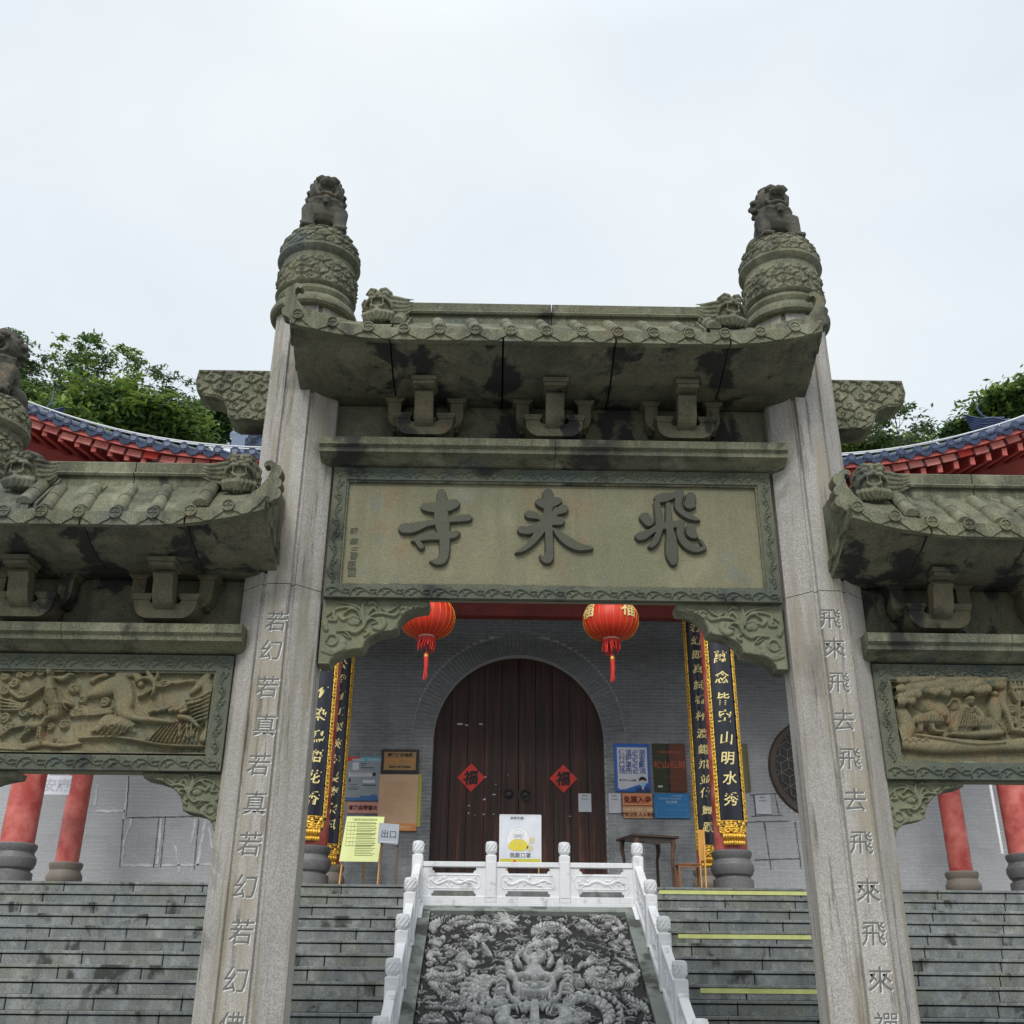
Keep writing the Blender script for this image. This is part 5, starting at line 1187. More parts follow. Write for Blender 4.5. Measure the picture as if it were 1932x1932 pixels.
# roof: skirt with upturned corners, steeper gabled middle behind
def ze(dx): dx = abs(dx); return 9.40+.047*max(0, dx-4.1)**2.0
EY = 15.0
def yo(dx): return EY-.02*max(0, abs(dx)-6)**1.5
SK = .42
rs = MB(); xs_ = np.linspace(-10.4, 10.4, 53); vs = []
for dx in xs_:
    for t in np.linspace(0, 1, 7): y = yo(dx)+t*4.5; vs.append((TX+dx, y, ze(dx)*(1-t)+(9.40+(ze(dx)-9.4)*.35)*t+SK*4.5*t+.02)); 
n = 7; fs = [(i*n+j, (i+1)*n+j, (i+1)*n+j+1, i*n+j+1) for i in range(52) for j in range(6)]
m_ = len(vs); vs2 = vs+[(a, b_, c-.09) for a, b_, c in vs]
fs += [tuple(m_+k for k in f[::-1]) for f in fs[:]]+[(i*n, i*n+m_, (i+1)*n+m_, (i+1)*n) for i in range(52)]
rs.add(vs2, fs); roof = rs.build('roof', BLUET, hall, fix=False); roof.data.materials.append(RAFT)
for pl_ in roof.data.polygons: pl_.material_index = 1 if pl_.index >= 312 else 0
SP = .272
# tiles: barrel rows with round ends, drip tiles, rafters, fascia blocks
def slope_pt(dx, y, h=0): t = (y-yo(dx))/4.5; return (TX+dx, y, ze(dx)*(1-t)+(9.40+(ze(dx)-9.4)*.35)*t+SK*4.5*t+.02+h)
tb = MB(); tb.tube([(0, 0, 0), (0, 1.3, .54)], .062, 10, up=(1, 0, 0)); TBM = tb.mesh('roof_tile', smooth=50); TBM.materials.append(BLUET)
te = MB(); te.prism([(.078*cos(t), .07*sin(t)) for t in np.linspace(0, 2*pi, 13)[:-1]], -.035, .01); te.xf(lambda x, y, z: (x, y-z*.25, z)); te.prism([(.05*cos(t), .045*sin(t)) for t in np.linspace(0, 2*pi, 11)[:-1]], -.043, -.03); TEM = te.mesh('tile_end_cap'); TEM.materials.append(BLUET)
td = MB(); td.prism([(-.115, .03), (-.11, -.01), (-.07, -.055), (0, -.085), (.07, -.055), (.11, -.01), (.115, .03), (.06, .0), (0, -.012), (-.06, 0)], -.02, .01); td.xf(lambda x, y, z: (x, y-z*.3, z)); td.hex([(x, y, .0+y*.42+zz) for x in (-.1, .1) for y in (0., 1.2) for zz in (-.035, -.01)]); TDM = td.mesh('drip_tile'); TDM.materials.append(BLUET)
pf = MB(); pf.box(-.117, .117, 0, .03, -.115, 0, .004); PFM = pf.mesh('fascia_block'); PFM.materials.append(PINK); PFS = PFM.copy(); PFS.materials.clear(); PFS.materials.append(SCAR)
ra = MB(); ra.box(-.04, .04, 0, 3.2, -.14, 0, .004); ra.xf(lambda x, y, z: (x, y, z+.30*y)); RAM = ra.mesh('rafter'); RAM.materials.append(RAFT)
k0 = int(10.2/SP)
for k in range(-k0, k0+1):
    dx = k*SP; p = slope_pt(dx, yo(dx)); rz = atan2(ze(dx+.1)-ze(dx-.1), .2)
    inst('roof_tile', TBM, roof, (p[0], p[1]-.02, p[2]+.035)); inst('tile_end_cap', TEM, roof, (p[0], p[1]-.03, p[2]+.05), (0, -rz, 0))
    d2 = dx+SP/2; p = slope_pt(d2, yo(d2)); inst('drip_tile', TDM, roof, (p[0], p[1]-.03, p[2]+.01), (0, -rz, 0))
    zz = ze(dx)-.06; inst('fascia_block', PFS if k in (-22, -16, 19, 26) else PFM, roof, (TX+dx, yo(dx)+.10+.012*(k % 2), zz+.012*(k % 3)), (0, -rz, 0))
    inst('rafter', RAM, roof, (TX+dx+SP/2, yo(dx)+.16, zz-.075), (0, 0, (dx/10)**3*.35*(-1)))
# steep middle roof with its descending gable ridges
for s in (-1, 1):
    gx = TX+s*4.75; b = MB(); path = [(gx, 15.5+t*5.5, 9.72+5.0*t**1.05) for t in np.linspace(0, 1, 12)]; vs = []
    for (x, y, z) in path: vs += [(x-.11, y, z-.1), (x-.11, y, z+.30), (x-.15, y, z+.32), (x-.15, y, z+.40), (x+.15, y, z+.40), (x+.15, y, z+.32), (x+.11, y, z+.30), (x+.11, y, z-.1)]
    b.add(vs, [(i*8+j, i*8+(j+1) % 8, i*8+8+(j+1) % 8, i*8+8+j) for i in range(11) for j in range(8)]+[tuple(range(8)), tuple(range(95, 87, -1))]); rdg = b.build('gable_ridge', BLUEL, roof)
    hf2 = HF(0, 6.4, 0, .26, .018)
    for q in range(40):
        hf2.spiral(.1+q*.16, .13, .07, .016, .03, a0=q, sgn=1 if q % 2 else -1); hf2.leaf(.1+q*.16, .06, q*1.3, .1, .02, .03)
    for side in (-1, 1):
        def gm_(X, Z, H, side=side):
            t = X/6.4; o = wloc(roof); return gx+side*(.111+H)-o[0]+X*0, 15.5+t*5.5-o[1], 9.72+5.0*np.maximum(t, 1e-6)**1.05+.02+Z-o[2]
        link('openwork_band', hf2.mesh('openwork_band', gm_), BLUET, roof)
b = MB(); vs = []
for t in np.linspace(0, 1, 8): vs += [(TX-4.75, 15.6+t*5.4, 9.55+4.6*t**1.05), (TX+4.75, 15.6+t*5.4, 9.55+4.6*t**1.05)]
b.add(vs, [(2*i, 2*i+1, 2*i+3, 2*i+2) for i in range(7)]+[(14, 15, 1, 0)]); b.build('upper_roof', BLUET, roof)
# corner ornaments: blue dragon fish with wave fins and a long whisker
for s in (-1, 1):
    ox, oy = (TX+s*7.55), 17.2; oz = P(88 if s < 0 else 1850, 778 if s < 0 else 793, oy)[1]; ox = P(80 if s < 0 else 1858, 780, oy)[0]; b = MB()
    for k in range(6):
        z = oz-.26+k*.055; b.tube([(ox+s*.34, oy, z-.03), (ox+s*.12, oy, z+.02), (ox-s*.09, oy, z-.01), (ox-s*.26, oy, z+.035), (ox-s*(.33+.015*k), oy, z+.10)], [.032, .036, .034, .028, .010], 8, flat=1.6, up=(0, 1, 0))
    for k in range(5): b.ball((ox+s*(.36+.07*k), oy, oz-.02+.03*(k % 2)-.02*k), (.06, .06, .05), 8, 6)
    b.tube([(ox+s*.3, oy, oz-.3), (ox+s*.08, oy, oz-.28), (ox-s*.18, oy, oz-.3)], [.08, .09, .05], 8)
    b.build('dragon_fish_ornament', BLUET, roof, smooth=50)
    b = MB(); b.tube([(ox+s*.35, oy, oz+.06), (ox+s*.05, oy, oz+.04), (ox-s*.06, oy, oz+.10), (ox-s*.12, oy, oz+.22), (ox-s*.13, oy, oz+.36), (ox-s*.10, oy, oz+.46)], [.024, .022, .02, .017, .012, .005], 8); b.build('whisker', BLUET, roof, smooth=50)
    b = MB(); pts = [(TX+s*(6.2+.5*i), 18.9-.55*i, slope_pt(s*(6.2+.5*i), 18.9-.55*i)[2]+.05) for i in range(8)]; b.tube(pts, .12, 8); b.build('hip_ridge', BLUEL, roof, smooth=50)
# white rope light on thin posts along the eave
cb = thing('eave_light_cable', (TX, EY, 9.5), 'thin white twin light cable on short posts along the blue eave', 'light cable')
for h, dy in ((.16, .06), (.25, .30)):
    b = MB(); b.tube([(TX+dx, yo(dx)+dy, ze(dx)+h+.06+.0*dx) for dx in np.linspace(-10, 10, 60)], .012, 6); b.build('cable', WPLAS, cb)
for k in range(-9, 10):
    dx = k*1.1; b = MB(); b.tube([(TX+dx, yo(dx)+.06, ze(dx)+.05), (TX+dx, yo(dx)+.06, ze(dx)+.23)], .008, 5); b.build('cable_post', WPLAS, cb)
# traces of removed notices on the lime-washed bays
resw = plain('white_paste_trace', (.66, .66, .68), .9, .2, 5); resd = plain('dark_paste_trace', (.15, .155, .165), .9, .3, 9)
def strip(u0, v0, u1, v1, w, m_, seed=0):
    (xa, za_), (xb, zb_) = P(u0, v0, WY-.004), P(u1, v1, WY-.004); L = math.hypot(xb-xa, zb_-za_); nx, nz_ = -(zb_-za_)/L, (xb-xa)/L; r_ = random.Random(u0*7+v0+seed); n = max(3, int(L/.06)); pa, pb = [], []
    for i in range(n+1):
        t = i/n; x, z = xa+(xb-xa)*t, za_+(zb_-za_)*t; a, b_ = w*r_.uniform(.1, .7), w*r_.uniform(.1, .7); pa.append((x+nx*a, z+nz_*a)); pb.append((x-nx*b_, z-nz_*b_))
    b = MB(); b.prism(pa+pb[::-1], WY-.007, WY-.002); b.build('paste_trace', m_, wall)
for a in ((331, 1596, 339, 1645), (230, 1632, 310, 1633), (234, 1590, 229, 1632), (243, 1465, 233, 1545), (250, 1540, 234, 1590), (310, 1633, 410, 1630), (305, 1545, 296, 1632), (370, 1545, 360, 1590), (388, 1545, 372, 1632), (180, 1530, 240, 1530), (184, 1480, 178, 1520), (395, 1560, 400, 1600)): strip(*a, .05, resw)
for a in ((237, 1543, 380, 1540), (232, 1545, 226, 1636), (300, 1540, 290, 1636), (312, 1540, 303, 1636), (375, 1545, 366, 1640), (243, 1465, 238, 1540), (1422, 1500, 1426, 1540), (1462, 1497, 1470, 1537), (1418, 1540, 1476, 1538), (1415, 1500, 1468, 1497), (1410, 1551, 1490, 1549), (1442, 1551, 1455, 1640), (1424, 1622, 1510, 1620), (1500, 1551, 1512, 1640)): strip(*a, .022, resd)
# ================================================================== COUPLET BOARDS
def couplet(cx, cy, R, half, z0, z1, cs, zf, label, size, goldm=GOLDF):
    t = thing('couplet_board', (cx, cy-R, z0-.33), label, 'couplet board', 'gilt couplet boards on the columns')
    def cyl(r): return lambda x, y, z: (cx+(r-y)*sin(x/R), cy-(r-y)*cos(x/R), z)      # y<0 stands out
    def arc(w0, w1, za, zb_, y0, y1, n, nm, m, zn=1):
        b = MB(); 
        for i in range(n): b.box(w0+(w1-w0)*i/n, w0+(w1-w0)*(i+1)/n, y0, y1, za, zb_)
        return b.xf(cyl(R)).build(nm, m, t)
    arc(-half, half, z0, z1, -.03, .0, 8, 'lacquer_board', LACQ)
    fw = .055
    # fretted gilt frame over black
    for (w0, w1, za, zb_, hz) in ((-half-fw, -half, z0-.03, z1, 0), (half, half+fw, z0-.03, z1, 0), (-half-fw, half+fw, z0-.085, z0-.01, 1)):
        b = MB(); n = 8 if hz else 1
        for i in range(n): b.box(w0+(w1-w0)*i/n, w0+(w1-w0)*(i+1)/n, -.045, 0, za, zb_)
        b.xf(cyl(R)).build('frame_backing', LACQ, t)
        hf = HF(w0, w1, za, zb_, .0065); L = max(w1-w0, zb_-za); horiz = hz
        for k in range(int(L/.055)):
            p = (w0+.055*k+.02, (za+zb_)/2) if hz else ((w0+w1)/2, za+.055*k+.02)
            hf.spiral(p[0]+(.008 if k % 2 else -.008)*(1-hz), p[1]+(.008 if k % 2 else -.008)*hz, .020, .0075, .012, a0=k*1.3, sgn=1 if k % 2 else -1)
        for e in ((w0+.006, w1-.006) if not hz else ()): hf.stroke([(e, za, .006), (e, zb_, .006)], h=.012, smooth=False)
        if hz:
            for e in (za+.006, zb_-.006): hf.stroke([(w0, e, .006), (w1, e, .006)], h=.012, smooth=False)
        M = hf.H > .002; o = wloc(t)
        link('gilt_frame', hf.mesh('gilt_frame', lambda X, Z, H: (cx+(R+.046+H)*np.sin(X/R)-o[0], cy-(R+.046+H)*np.cos(X/R)-o[1], Z-o[2]), mask=M), GOLD, t)
    # gilt foot: fretwork and lotus
    arc(-half-.02, half+.02, z0-.20, z0-.085, -.03, 0, 8, 'fret_backing', LACQ)
    hf = HF(-half-.03, half+.03, z0-.21, z0-.08, .0065)
    for k in range(5):
        x = (k-2)*half*.45; hf.spiral(x, z0-.145, .05, .014, .025, a0=k, sgn=1 if k % 2 else -1); hf.leaf(x-.05, z0-.12, .6, .1, .014, .022)
    hf.stroke([(-half-.02, z0-.09, .012), (-half*.95, z0-.15, .012), (-half*.8, z0-.20, .012)], h=.02); hf.stroke([(half+.02, z0-.09, .012), (half*.95, z0-.15, .012), (half*.8, z0-.20, .012)], h=.02)
    o = wloc(t); link('gilt_fretwork', hf.mesh('gilt_fretwork', lambda X, Z, H: (cx+(R+.031+H)*np.sin(X/R)-o[0], cy-(R+.031+H)*np.cos(X/R)-o[1], Z-o[2]), mask=hf.H > .002), GOLD, t)
    b = MB(); am = (half*.86)/R
    b.lathe([(R+.02, -.33), (R+.055, -.325), (R+.03, -.30), (R+.035, -.27), (R+.065, -.25), (R+.075, -.225), (R+.06, -.20), (R+.02, -.195)], (cx, cy, z0), 16, -pi/2-am, -pi/2+am)
    for k in range(9):
        a = -am+2*am*(k+.5)/9; b.ball((cx+(R+.05)*sin(a), cy-(R+.05)*cos(a), z0-.325), (.024, .024, .035), 8, 6); b.ball((cx+(R+.07)*sin(a), cy-(R+.07)*cos(a), z0-.235), (.024, .024, .035), 8, 6)
    b.build('gilt_lotus_foot', GOLD, t, smooth=50)
    chars([(ch, size, 0, z) for ch, z in cs], 'gilt_character', t, lambda x, z, l: cyl(R)(x*.95, -.0325-l, z), [(.0025, 0, 0, 0, goldm, .14)]); return t
zz_ = lambda u, v, Y: P(u, v, Y)[1]
couplet(TX+3.0, 16.0, .245, .155, 4.02, 7.7, [(c, zz_(1370, v, 15.72)) for c, v in zip('一塵萬念皆空山明水秀', (1120, 1170, 1239, 1277, 1318, 1350, 1392, 1430, 1467, 1507))][2:], None, 'black and gold couplet board on the front column right of the doorway', .205)
couplet(TX+3.1, 18.3, .20, .145, 3.98, 7.9, [(c, zz_(1320, v, 18.06)) for c, v in zip('幻即真試看杯渡錫飛並傳靈蹟', (1208, 1232, 1256, 1286, 1320, 1359, 1401, 1438, 1475, 1497, 1527, 1558))] if False else
        [(c, zz_(1320, v, 18.06)) for c, v in zip('若幻即真試看杯渡錫飛並傳靈蹟', (1184, 1208, 1235, 1261, 1292, 1319, 1350, 1383, 1413, 1441, 1470, 1495, 1528, 1560))], None, 'black and gold couplet board on a rear column beside the dark brown notice', .175)
couplet(TX-3.08, 16.0, .245, .155, 4.02, 7.7, [(c, zz_(590, v, 15.72)) for c, v in zip('一塵不染鳥語花香', (1215, 1255, 1305, 1347, 1389, 1425, 1465, 1505))], None, 'black and gold couplet board half hidden behind the left gateway pillar', .205)
couplet(TX-3.15, 18.3, .20, .145, 3.94, 7.9, [(c, zz_(630, v, 18.06)) for c, v in zip('公唯有江深峽寺長擁宗風', (1252, 1281, 1310, 1341, 1370, 1402, 1433, 1466, 1493, 1525, 1555))], None, 'black and gold couplet board on a rear column beside the grey poster', .185)

# ================================================================== LANTERNS
def lantern(cx, label, fu):
    t = thing('red_lantern', (cx, 16.0, 6.10), label, 'lantern', 'red lanterns over the doorway'); cz = 7.11; a, h = .44, .30
    n = 24; m = 14; vs = []; b = MB()
    prof = [(.12, -h)]+[(.10+(a-.10)*sin(pi*(j+.5)/m)**.72, -h*cos(pi*(j+.5)/m)) for j in range(m)]+[(.12, h)]
    for r, z in prof:
        for i in range(n*2): r_ = r*(1-.022*(i % 2)); vs.append((cx+r_*cos(pi*i/n), 16+r_*sin(pi*i/n), cz+z))
    N_ = n*2; b.add(vs, [(j*N_+i, j*N_+(i+1) % N_, (j+1)*N_+(i+1) % N_, (j+1)*N_+i) for j in range(len(prof)-1) for i in range(N_)]); sh_ = b.build('lantern_shade', LANT, t, smooth=True)
    b = MB()
    for i in range(0, n):
        th = 2*pi*i/n; b.tube([(cx+(r+.002)*cos(th), 16+(r+.002)*sin(th), cz+z) for r, z in prof[1:-1]], .0026, 4, cap=False)
    b.build('gilt_ribs', GOLD, t, smooth=True)
    b = MB(); b.lathe([(.13, 0), (.14, .02), (.13, .04)], (cx, 16, cz-h-.03), 20); b.build('bottom_ring', SILV, t, smooth=40)
    b = MB(); b.lathe([(.13, 0), (.14, .02), (.13, .04)], (cx, 16, cz+h-.02), 20); b.tube([(cx, 16, cz+h), (cx, 16, 7.73)], .008, 5); b.build('hanger', GOLD, t)
    b = MB(); r_ = random.Random(cx)
    for i in range(26):
        th = 2*pi*i/26; L = r_.uniform(.12, .24); x, y = cx+.125*cos(th), 16+.125*sin(th); b.tube([(x, y, cz-h-.02), (x+r_.uniform(-.015, .015), y, cz-h-.02-L*.5), (x+r_.uniform(-.03, .03), y+r_.uniform(-.02, .02), cz-h-.02-L)], [.014, .012, .006], 5)
    b.build('fringe', REDT, t)
    b = MB(); b.tube([(cx, 16, cz-h), (cx+.005, 16, cz-h-.27)], .005, 5); b.tube([(cx+.005, 16, cz-h-.27), (cx+.007, 16, cz-h-.34), (cx+.012, 16, cz-h-.5), (cx-.005, 16, cz-h-.70)], [.032, .036, .030, .010], 8)
    for i in range(8): b.tube([(cx+.02*cos(i), 16+.02*sin(i), cz-h-.36), (cx+.03*cos(i*1.7), 16+.03*sin(i), cz-h-.66-.02*(i % 3))], .006, 4)
    b.build('tassel', REDT, t); b = MB(); b.lathe([(.034, 0), (.036, .02), (.034, .045)], (cx+.006, 16, cz-h-.345), 12); b.build('tassel_collar', GOLD, t)
    b = MB()
    for th in fu:
        v, f = glyphs('福', .30, .004, 0, .1); vs = []
        for p, q, d in v:
            el = max(-.98, min(.98, (q+.10)/h)); r = .10+(a-.10)*max(0.02, sqrt(max(0, 1-el*el)))**.72+.008+abs(d); aa = th+p/a; vs.append((cx+r*sin(aa), 16-r*cos(aa), cz+.0+h*el*.999))
        b.add(vs, f)
    b.build('gold_character', GOLDF, t, fix=False)
lantern(1.79, 'red silk lantern with gold lucky characters, right of the two above the doorway', [.62, -1.05]); lantern(-1.115, 'red silk lantern partly behind the corbel, left of the two above the doorway', [2.2, -2.4])

# ================================================================== NOTICES ON THE WALL
def board(nm, label, cat, q, Y, mat, th=.012, group=None, fr=None):
    (x0, z1), (x1, z0) = P(q[0], q[1], Y), P(q[2], q[3], Y)
    t = thing(nm, ((x0+x1)/2, Y, z0), label, cat, group); b = MB()
    if fr: b.box(x0, x1, Y-th, Y+.015, z0, z1); b.build('frame', fr, t); e = .05; b = MB(); b.box(x0+e, x1-e, Y-th-.003, Y-th+.002, z0+e, z1-e); b.build('panel', mat, t); th += .003
    else: b.box(x0, x1, Y-th, Y+.015, z0, z1); b.build('panel', mat, t)
    return t, x0, x1, z0, z1, Y-th
def put(t, bx, items, mat, nm='lettering', ext=.001, shear=0):      # items: (text, fx, fz, height m, bold)
    _, x0, x1, z0, z1, Y = bx; b = MB()
    for (s, fx, fz, h, bo) in items: text(b, s, h, x0+(x1-x0)*fx, Y-.0015, z0+(z1-z0)*fz, bold=bo, ext=.0008, shear=shear)
    return b.build(nm, mat, t, fix=False)
def bars(t, bx, rects, mat, nm='printed_lines', dy=.001):
    _, x0, x1, z0, z1, Y = bx; b = MB(); W_, H_ = x1-x0, z1-z0
    for (a, c, d, e) in rects: b.box(x0+W_*a, x0+W_*c, Y-dy-.0006, Y+.0004, z0+H_*d, z0+H_*e)
    return b.build(nm, mat, t)
pm = {}
def paint(c, nm): 
    if nm not in pm: pm[nm] = plain(nm, c, .5, .06, 5, bmp=0)
    return pm[nm]
# left group
bx = board('information_poster', 'grey and blue information poster with a red corner, left of the brass plaque', 'poster', (655, 1428, 715, 1511), 19.97, paint((.30, .34, .37), 'poster_grey')); t = bx[0]
bars(t, bx, [(0, 1, .90, 1)], paint((.12, .42, .55), 'poster_cyan'), 'header'); b_ = [(0, .38, .935, 1), (0, .2, .90, .94)]; bars(t, bx, b_, paint((.6, .04, .04), 'poster_red'), 'corner', .0016)
bars(t, bx, [(0, 1, 0, .07), (.45, .95, .07, .11), (.75, .93, .11, .14)], paint((.05, .16, .38), 'poster_navy'), 'footer'); bars(t, bx, [(.18, .36, .70, .87), (.08, .75, .545, .63), (.5, .85, .40, .47)], WHITE, 'white_boxes')
bars(t, bx, [(.42, .6, .84, .855), (.42, .55, .80, .815), (.42, .8, .745, .76), (.45, .82, .715, .722), (.12, .68, .605, .612), (.12, .6, .575, .582), (.5, .9, .34, .36), (.1, .4, .3, .31), (.1, .4, .27, .28), (.1, .38, .24, .25), (.1, .35, .36, .37), (.78, .86, .56, .64), (.1, .15, .42, .50)], INK)
put(t, bx, [('公民道德宣传 讲文明树新风', .58, .935, .045, .001)], WHITE)
bx = board('brass_plaque', 'brass plaque in a dark frame hanging above the peach notice', 'plaque', (721, 1414, 789, 1459), 19.97, paint((.40, .24, .10), 'brass_panel'), .03, fr=paint((.03, .02, .015), 'dark_plaque_frame')); t = bx[0]
put(t, bx, [('宗教活动场所', .5, .75, .078, .003), ('国家宗教事务局监制', .5, .25, .045, .001)], INK); put(t, bx, [('清远市飞来寺', .5, .50, .092, .003)], paint((.62, .25, .05), 'orange_letter'))
bx = board('peach_notice', 'tall peach notice with an orange foot, under the brass plaque', 'notice', (717, 1461, 785, 1568), 19.96, paint((.66, .43, .26), 'peach_print')); t = bx[0]
bars(t, bx, [(0, 1, 0, .13)], paint((.72, .28, .08), 'orange_foot'), 'orange_foot'); bars(t, bx, [(.12, .12+.1*(6+k % 3*.6), .86-.03*k, .864-.03*k) for k in range(20)], paint((.42, .28, .16), 'faint_print'))
put(t, bx, [('飞来寺简介', .5, .93, .06, .001)], paint((.70, .52, .36), 'faint_title')); put(t, bx, [('清远飞来寺', .72, .07, .035, .001), ('二〇二〇年三月', .72, .04, .028, 0)], paint((.8, .6, .4), 'cream_print'))
b = MB(); (xa, z1_), (xb, z0_) = P(785, 1461, 19.985), P(792, 1560, 19.985); b.box(xa, xb, 19.98, 19.995, z0_, z1_); tag(b.build('yellow_sheet', paint((.5, .5, .08), 'yellow_sheet_paper')), 'narrow edge of a yellow sheet showing behind the peach notice', 'paper sheet')
bx = board('pink_notice', 'small pink notice with dark red characters below the grey and blue poster', 'notice', (656, 1513, 715, 1535), 19.97, paint((.60, .30, .24), 'pink_board')); put(bx[0], bx, [('谢绝自带香火', .5, .5, .088, .004)], BROWNINK)
# right group
bx = board('blue_health_poster', 'blue bordered health poster with four lines of outlined characters and a masked man', 'poster', (1158, 1403, 1228, 1494), 19.97, paint((.02, .13, .50), 'poster_blue')); t = bx[0]
_, x0, x1, z0, z1, Y = bx; W_, H_ = x1-x0, z1-z0
b = MB(); b.prism([(x0+W_*a, z0+H_*c) for a, c in ((.08, .08), (.14, .04), (.30, .05), (.62, .13), (.93, .18), (.93, .92), (.08, .92))], Y-.002, Y); b.build('white_field', WHITE, t)
for k, s in enumerate(('体温必测', '行程必查', '口罩必戴', '场所必消')): 
    put(t, bx, [(s, .5, .81-.127*k, .125, .0025)], paint((.02, .06, .30), 'navy_outline')); 
put(t, bx, [('疫情防控 人人有责', .36, .23, .038, .002)], INK)
b = MB(); fx, fz = x0+W_*.78, z0+H_*.19; b.prism([(fx+.065*cos(a), fz+.075*sin(a)) for a in np.linspace(0, 2*pi, 19)[:-1]], Y-.005, Y-.002); mn = b.build('printed_face', paint((.75, .52, .42), 'skin_print'), t)
b = MB(); b.prism([(fx+.075*cos(a), fz+.03+.075*sin(a)) for a in np.linspace(-.1, pi+.1, 12)]+[(fx-.05, fz+.03), (fx, fz+.045), (fx+.05, fz+.03)], Y-.007, Y-.0055); b.build('printed_hair', INK, t)
b = MB(); b.prism([(fx-.06, fz-.005), (fx, fz+.008), (fx+.06, fz-.005), (fx+.045, fz-.06), (fx, fz-.075), (fx-.045, fz-.06)], Y-.007, Y-.0055); b.build('printed_mask', paint((.35, .62, .80), 'mask_print'), t)
b = MB(); b.prism([(fx-.15, z0+.004), (fx-.13, z0+.06), (fx-.05, fz-.08), (fx+.05, fz-.08), (fx+.12, z0+.06), (fx+.14, z0+.004)], Y-.0045, Y-.002); b.build('printed_suit', paint((.012, .04, .18), 'suit_print'), t)
b = MB(); b.prism([(fx-.03, fz-.08), (fx+.03, fz-.08), (fx, z0+.02)], Y-.0065, Y-.0047); b.build('printed_collar', WHITE, t)
bx = board('brown_notice', 'dark green and brown notice about stone carvings, right of the blue bordered poster', 'notice', (1230, 1403, 1297, 1494), 19.97, paint((.030, .038, .014), 'dark_olive_board')); t = bx[0]
bars(t, bx, [(.50, 1, 0, 1)], paint((.13, .032, .012), 'brown_red_board'), 'brown_half'); bars(t, bx, [(.43, .50, 0, 1)], INK, 'dark_seam', .0014); bars(t, bx, [(.12, .26, .085, .12)], WHITE, 'printed_mark')
put(t, bx, [('峡山石刻', .5, .56, .148, .003), ('广东省文物保护单位', .5, .82, .05, .001)], paint((.40, .075, .03), 'red_brown_letter')); put(t, bx, [('广东省人民政府', .6, .30, .045, .001), ('一九八九年六月公布', .6, .235, .03, 0), ('清远市人民政府立', .6, .17, .03, 0)], paint((.17, .07, .03), 'faint_brown_letter'))
bx = board('olive_notice', 'plain olive metal notice showing right of the gilt couplet boards', 'notice', (1380, 1403, 1417, 1494), 19.97, plain('olive_metal', (.10, .10, .018), .3, .5, 1.2, c2=(.20, .19, .05), sc3=(3, 1, .1)))
bx = board('orange_notice', 'orange notice with four large dark characters under the blue bordered poster', 'notice', (1174, 1497, 1231, 1520), 19.97, paint((.66, .22, .08), 'orange_board')); t = bx[0]; put(t, bx, [('免票入寺', .5, .48, .13, .004)], BROWNINK); bars(t, bx, [(.03, .97, .05, .08), (.03, .97, .92, .95), (.03, .045, .08, .92), (.955, .97, .08, .92)], paint((.8, .5, .3), 'pale_rule'))
bx = board('peach_hygiene_notice', 'pale orange hygiene notice directly below the orange four-character notice', 'notice', (1175, 1521, 1232, 1544), 19.97, paint((.62, .33, .16), 'pale_orange_board')); t = bx[0]; put(t, bx, [('讲究卫生 人人有责', .5, .30, .076, .003)], BROWNINK); put(t, bx, [('请勿乱扔垃圾保持清洁', .5, .72, .055, .002)], paint((.8, .62, .35), 'cream_letter'))
bx = board('blue_table_notice', 'bright blue notice with a white table grid below the brown notice', 'notice', (1233, 1497, 1302, 1544), 19.965, paint((.015, .19, .46), 'bright_blue_board')); t = bx[0]
put(t, bx, [('峡山石刻', .5, .65, .05, .001), ('清远市文化广电旅游体育局', .45, .79, .034, 0), ('文物保护单位', .68, .91, .03, 0)], paint((.5, .68, .85), 'pale_blue_letter')); bars(t, bx, [(.05, .95, .04, .048), (.05, .95, .32, .328), (.05, .95, .55, .558), (.05, .055, .04, .55), (.945, .95, .04, .55)]+[(.05+.15*k, .054+.15*k, .32, .55) for k in range(1, 6)], paint((.2, .42, .65), 'pale_blue_rule'))
for nm, q, Y, lb in (('white_sheet', (1091, 1497, 1116, 1532), 20.18, 'white sheet of paper pasted low on the right door leaf'), ('white_sheet', (1148, 1497, 1172, 1534), 19.97, 'white sheet of paper on the brick jamb left of the orange notice'), ('white_sheet', (1424, 1500, 1456, 1536), 19.97, 'white sheet of paper on the pale wall below the round window')):
    bx = board(nm, lb, 'paper sheet', q, Y, WHITE, .004, 'white sheets near the door'); put(bx[0], bx, [('温馨提示', .5, .88, .03, 0), ('进寺请登记', .5, .70, .028, 0)], GREYINK)
bx = board('white_banner', 'white banner with faint characters behind the red columns at the left', 'banner', (80, 1463, 130, 1500), 17.5, WHITE, .01); put(bx[0], bx, [('安康', .55, .5, .22, .004)], paint((.42, .44, .48), 'faint_grey_letter')); b = MB(); b.tube([(bx[1]+.1, 17.5, bx[4]), (bx[1]+.1, 17.9, 8.0)], .008, 5); b.tube([(bx[2]-.1, 17.5, bx[4]), (bx[2]-.1, 17.9, 8.0)], .008, 5); b.build('cord', WPLAS, bx[0])
# lucky diamonds on the doors
for (u, v, lb) in ((889, 1467, 'red diamond paper with a black lucky character on the left door leaf'), (1063, 1469, 'red diamond paper with a black lucky character on the right door leaf')):
    x, z = P(u, v, 20.19); t = thing('lucky_diamond', (x, 20.19, z-.265), lb, 'door decoration', 'red lucky diamonds on the doors'); r = .262; b = MB(); b.prism([(x+r, z), (x, z+r), (x-r, z), (x, z-r)], 20.186, 20.192); b.build('red_paper', REDPAP, t)
    b = MB(); text(b, '福', .27, x, 20.184, z, bold=.009, ext=.001, shear=.15, rot=.08); b.build('black_character', INK, t, fix=False)

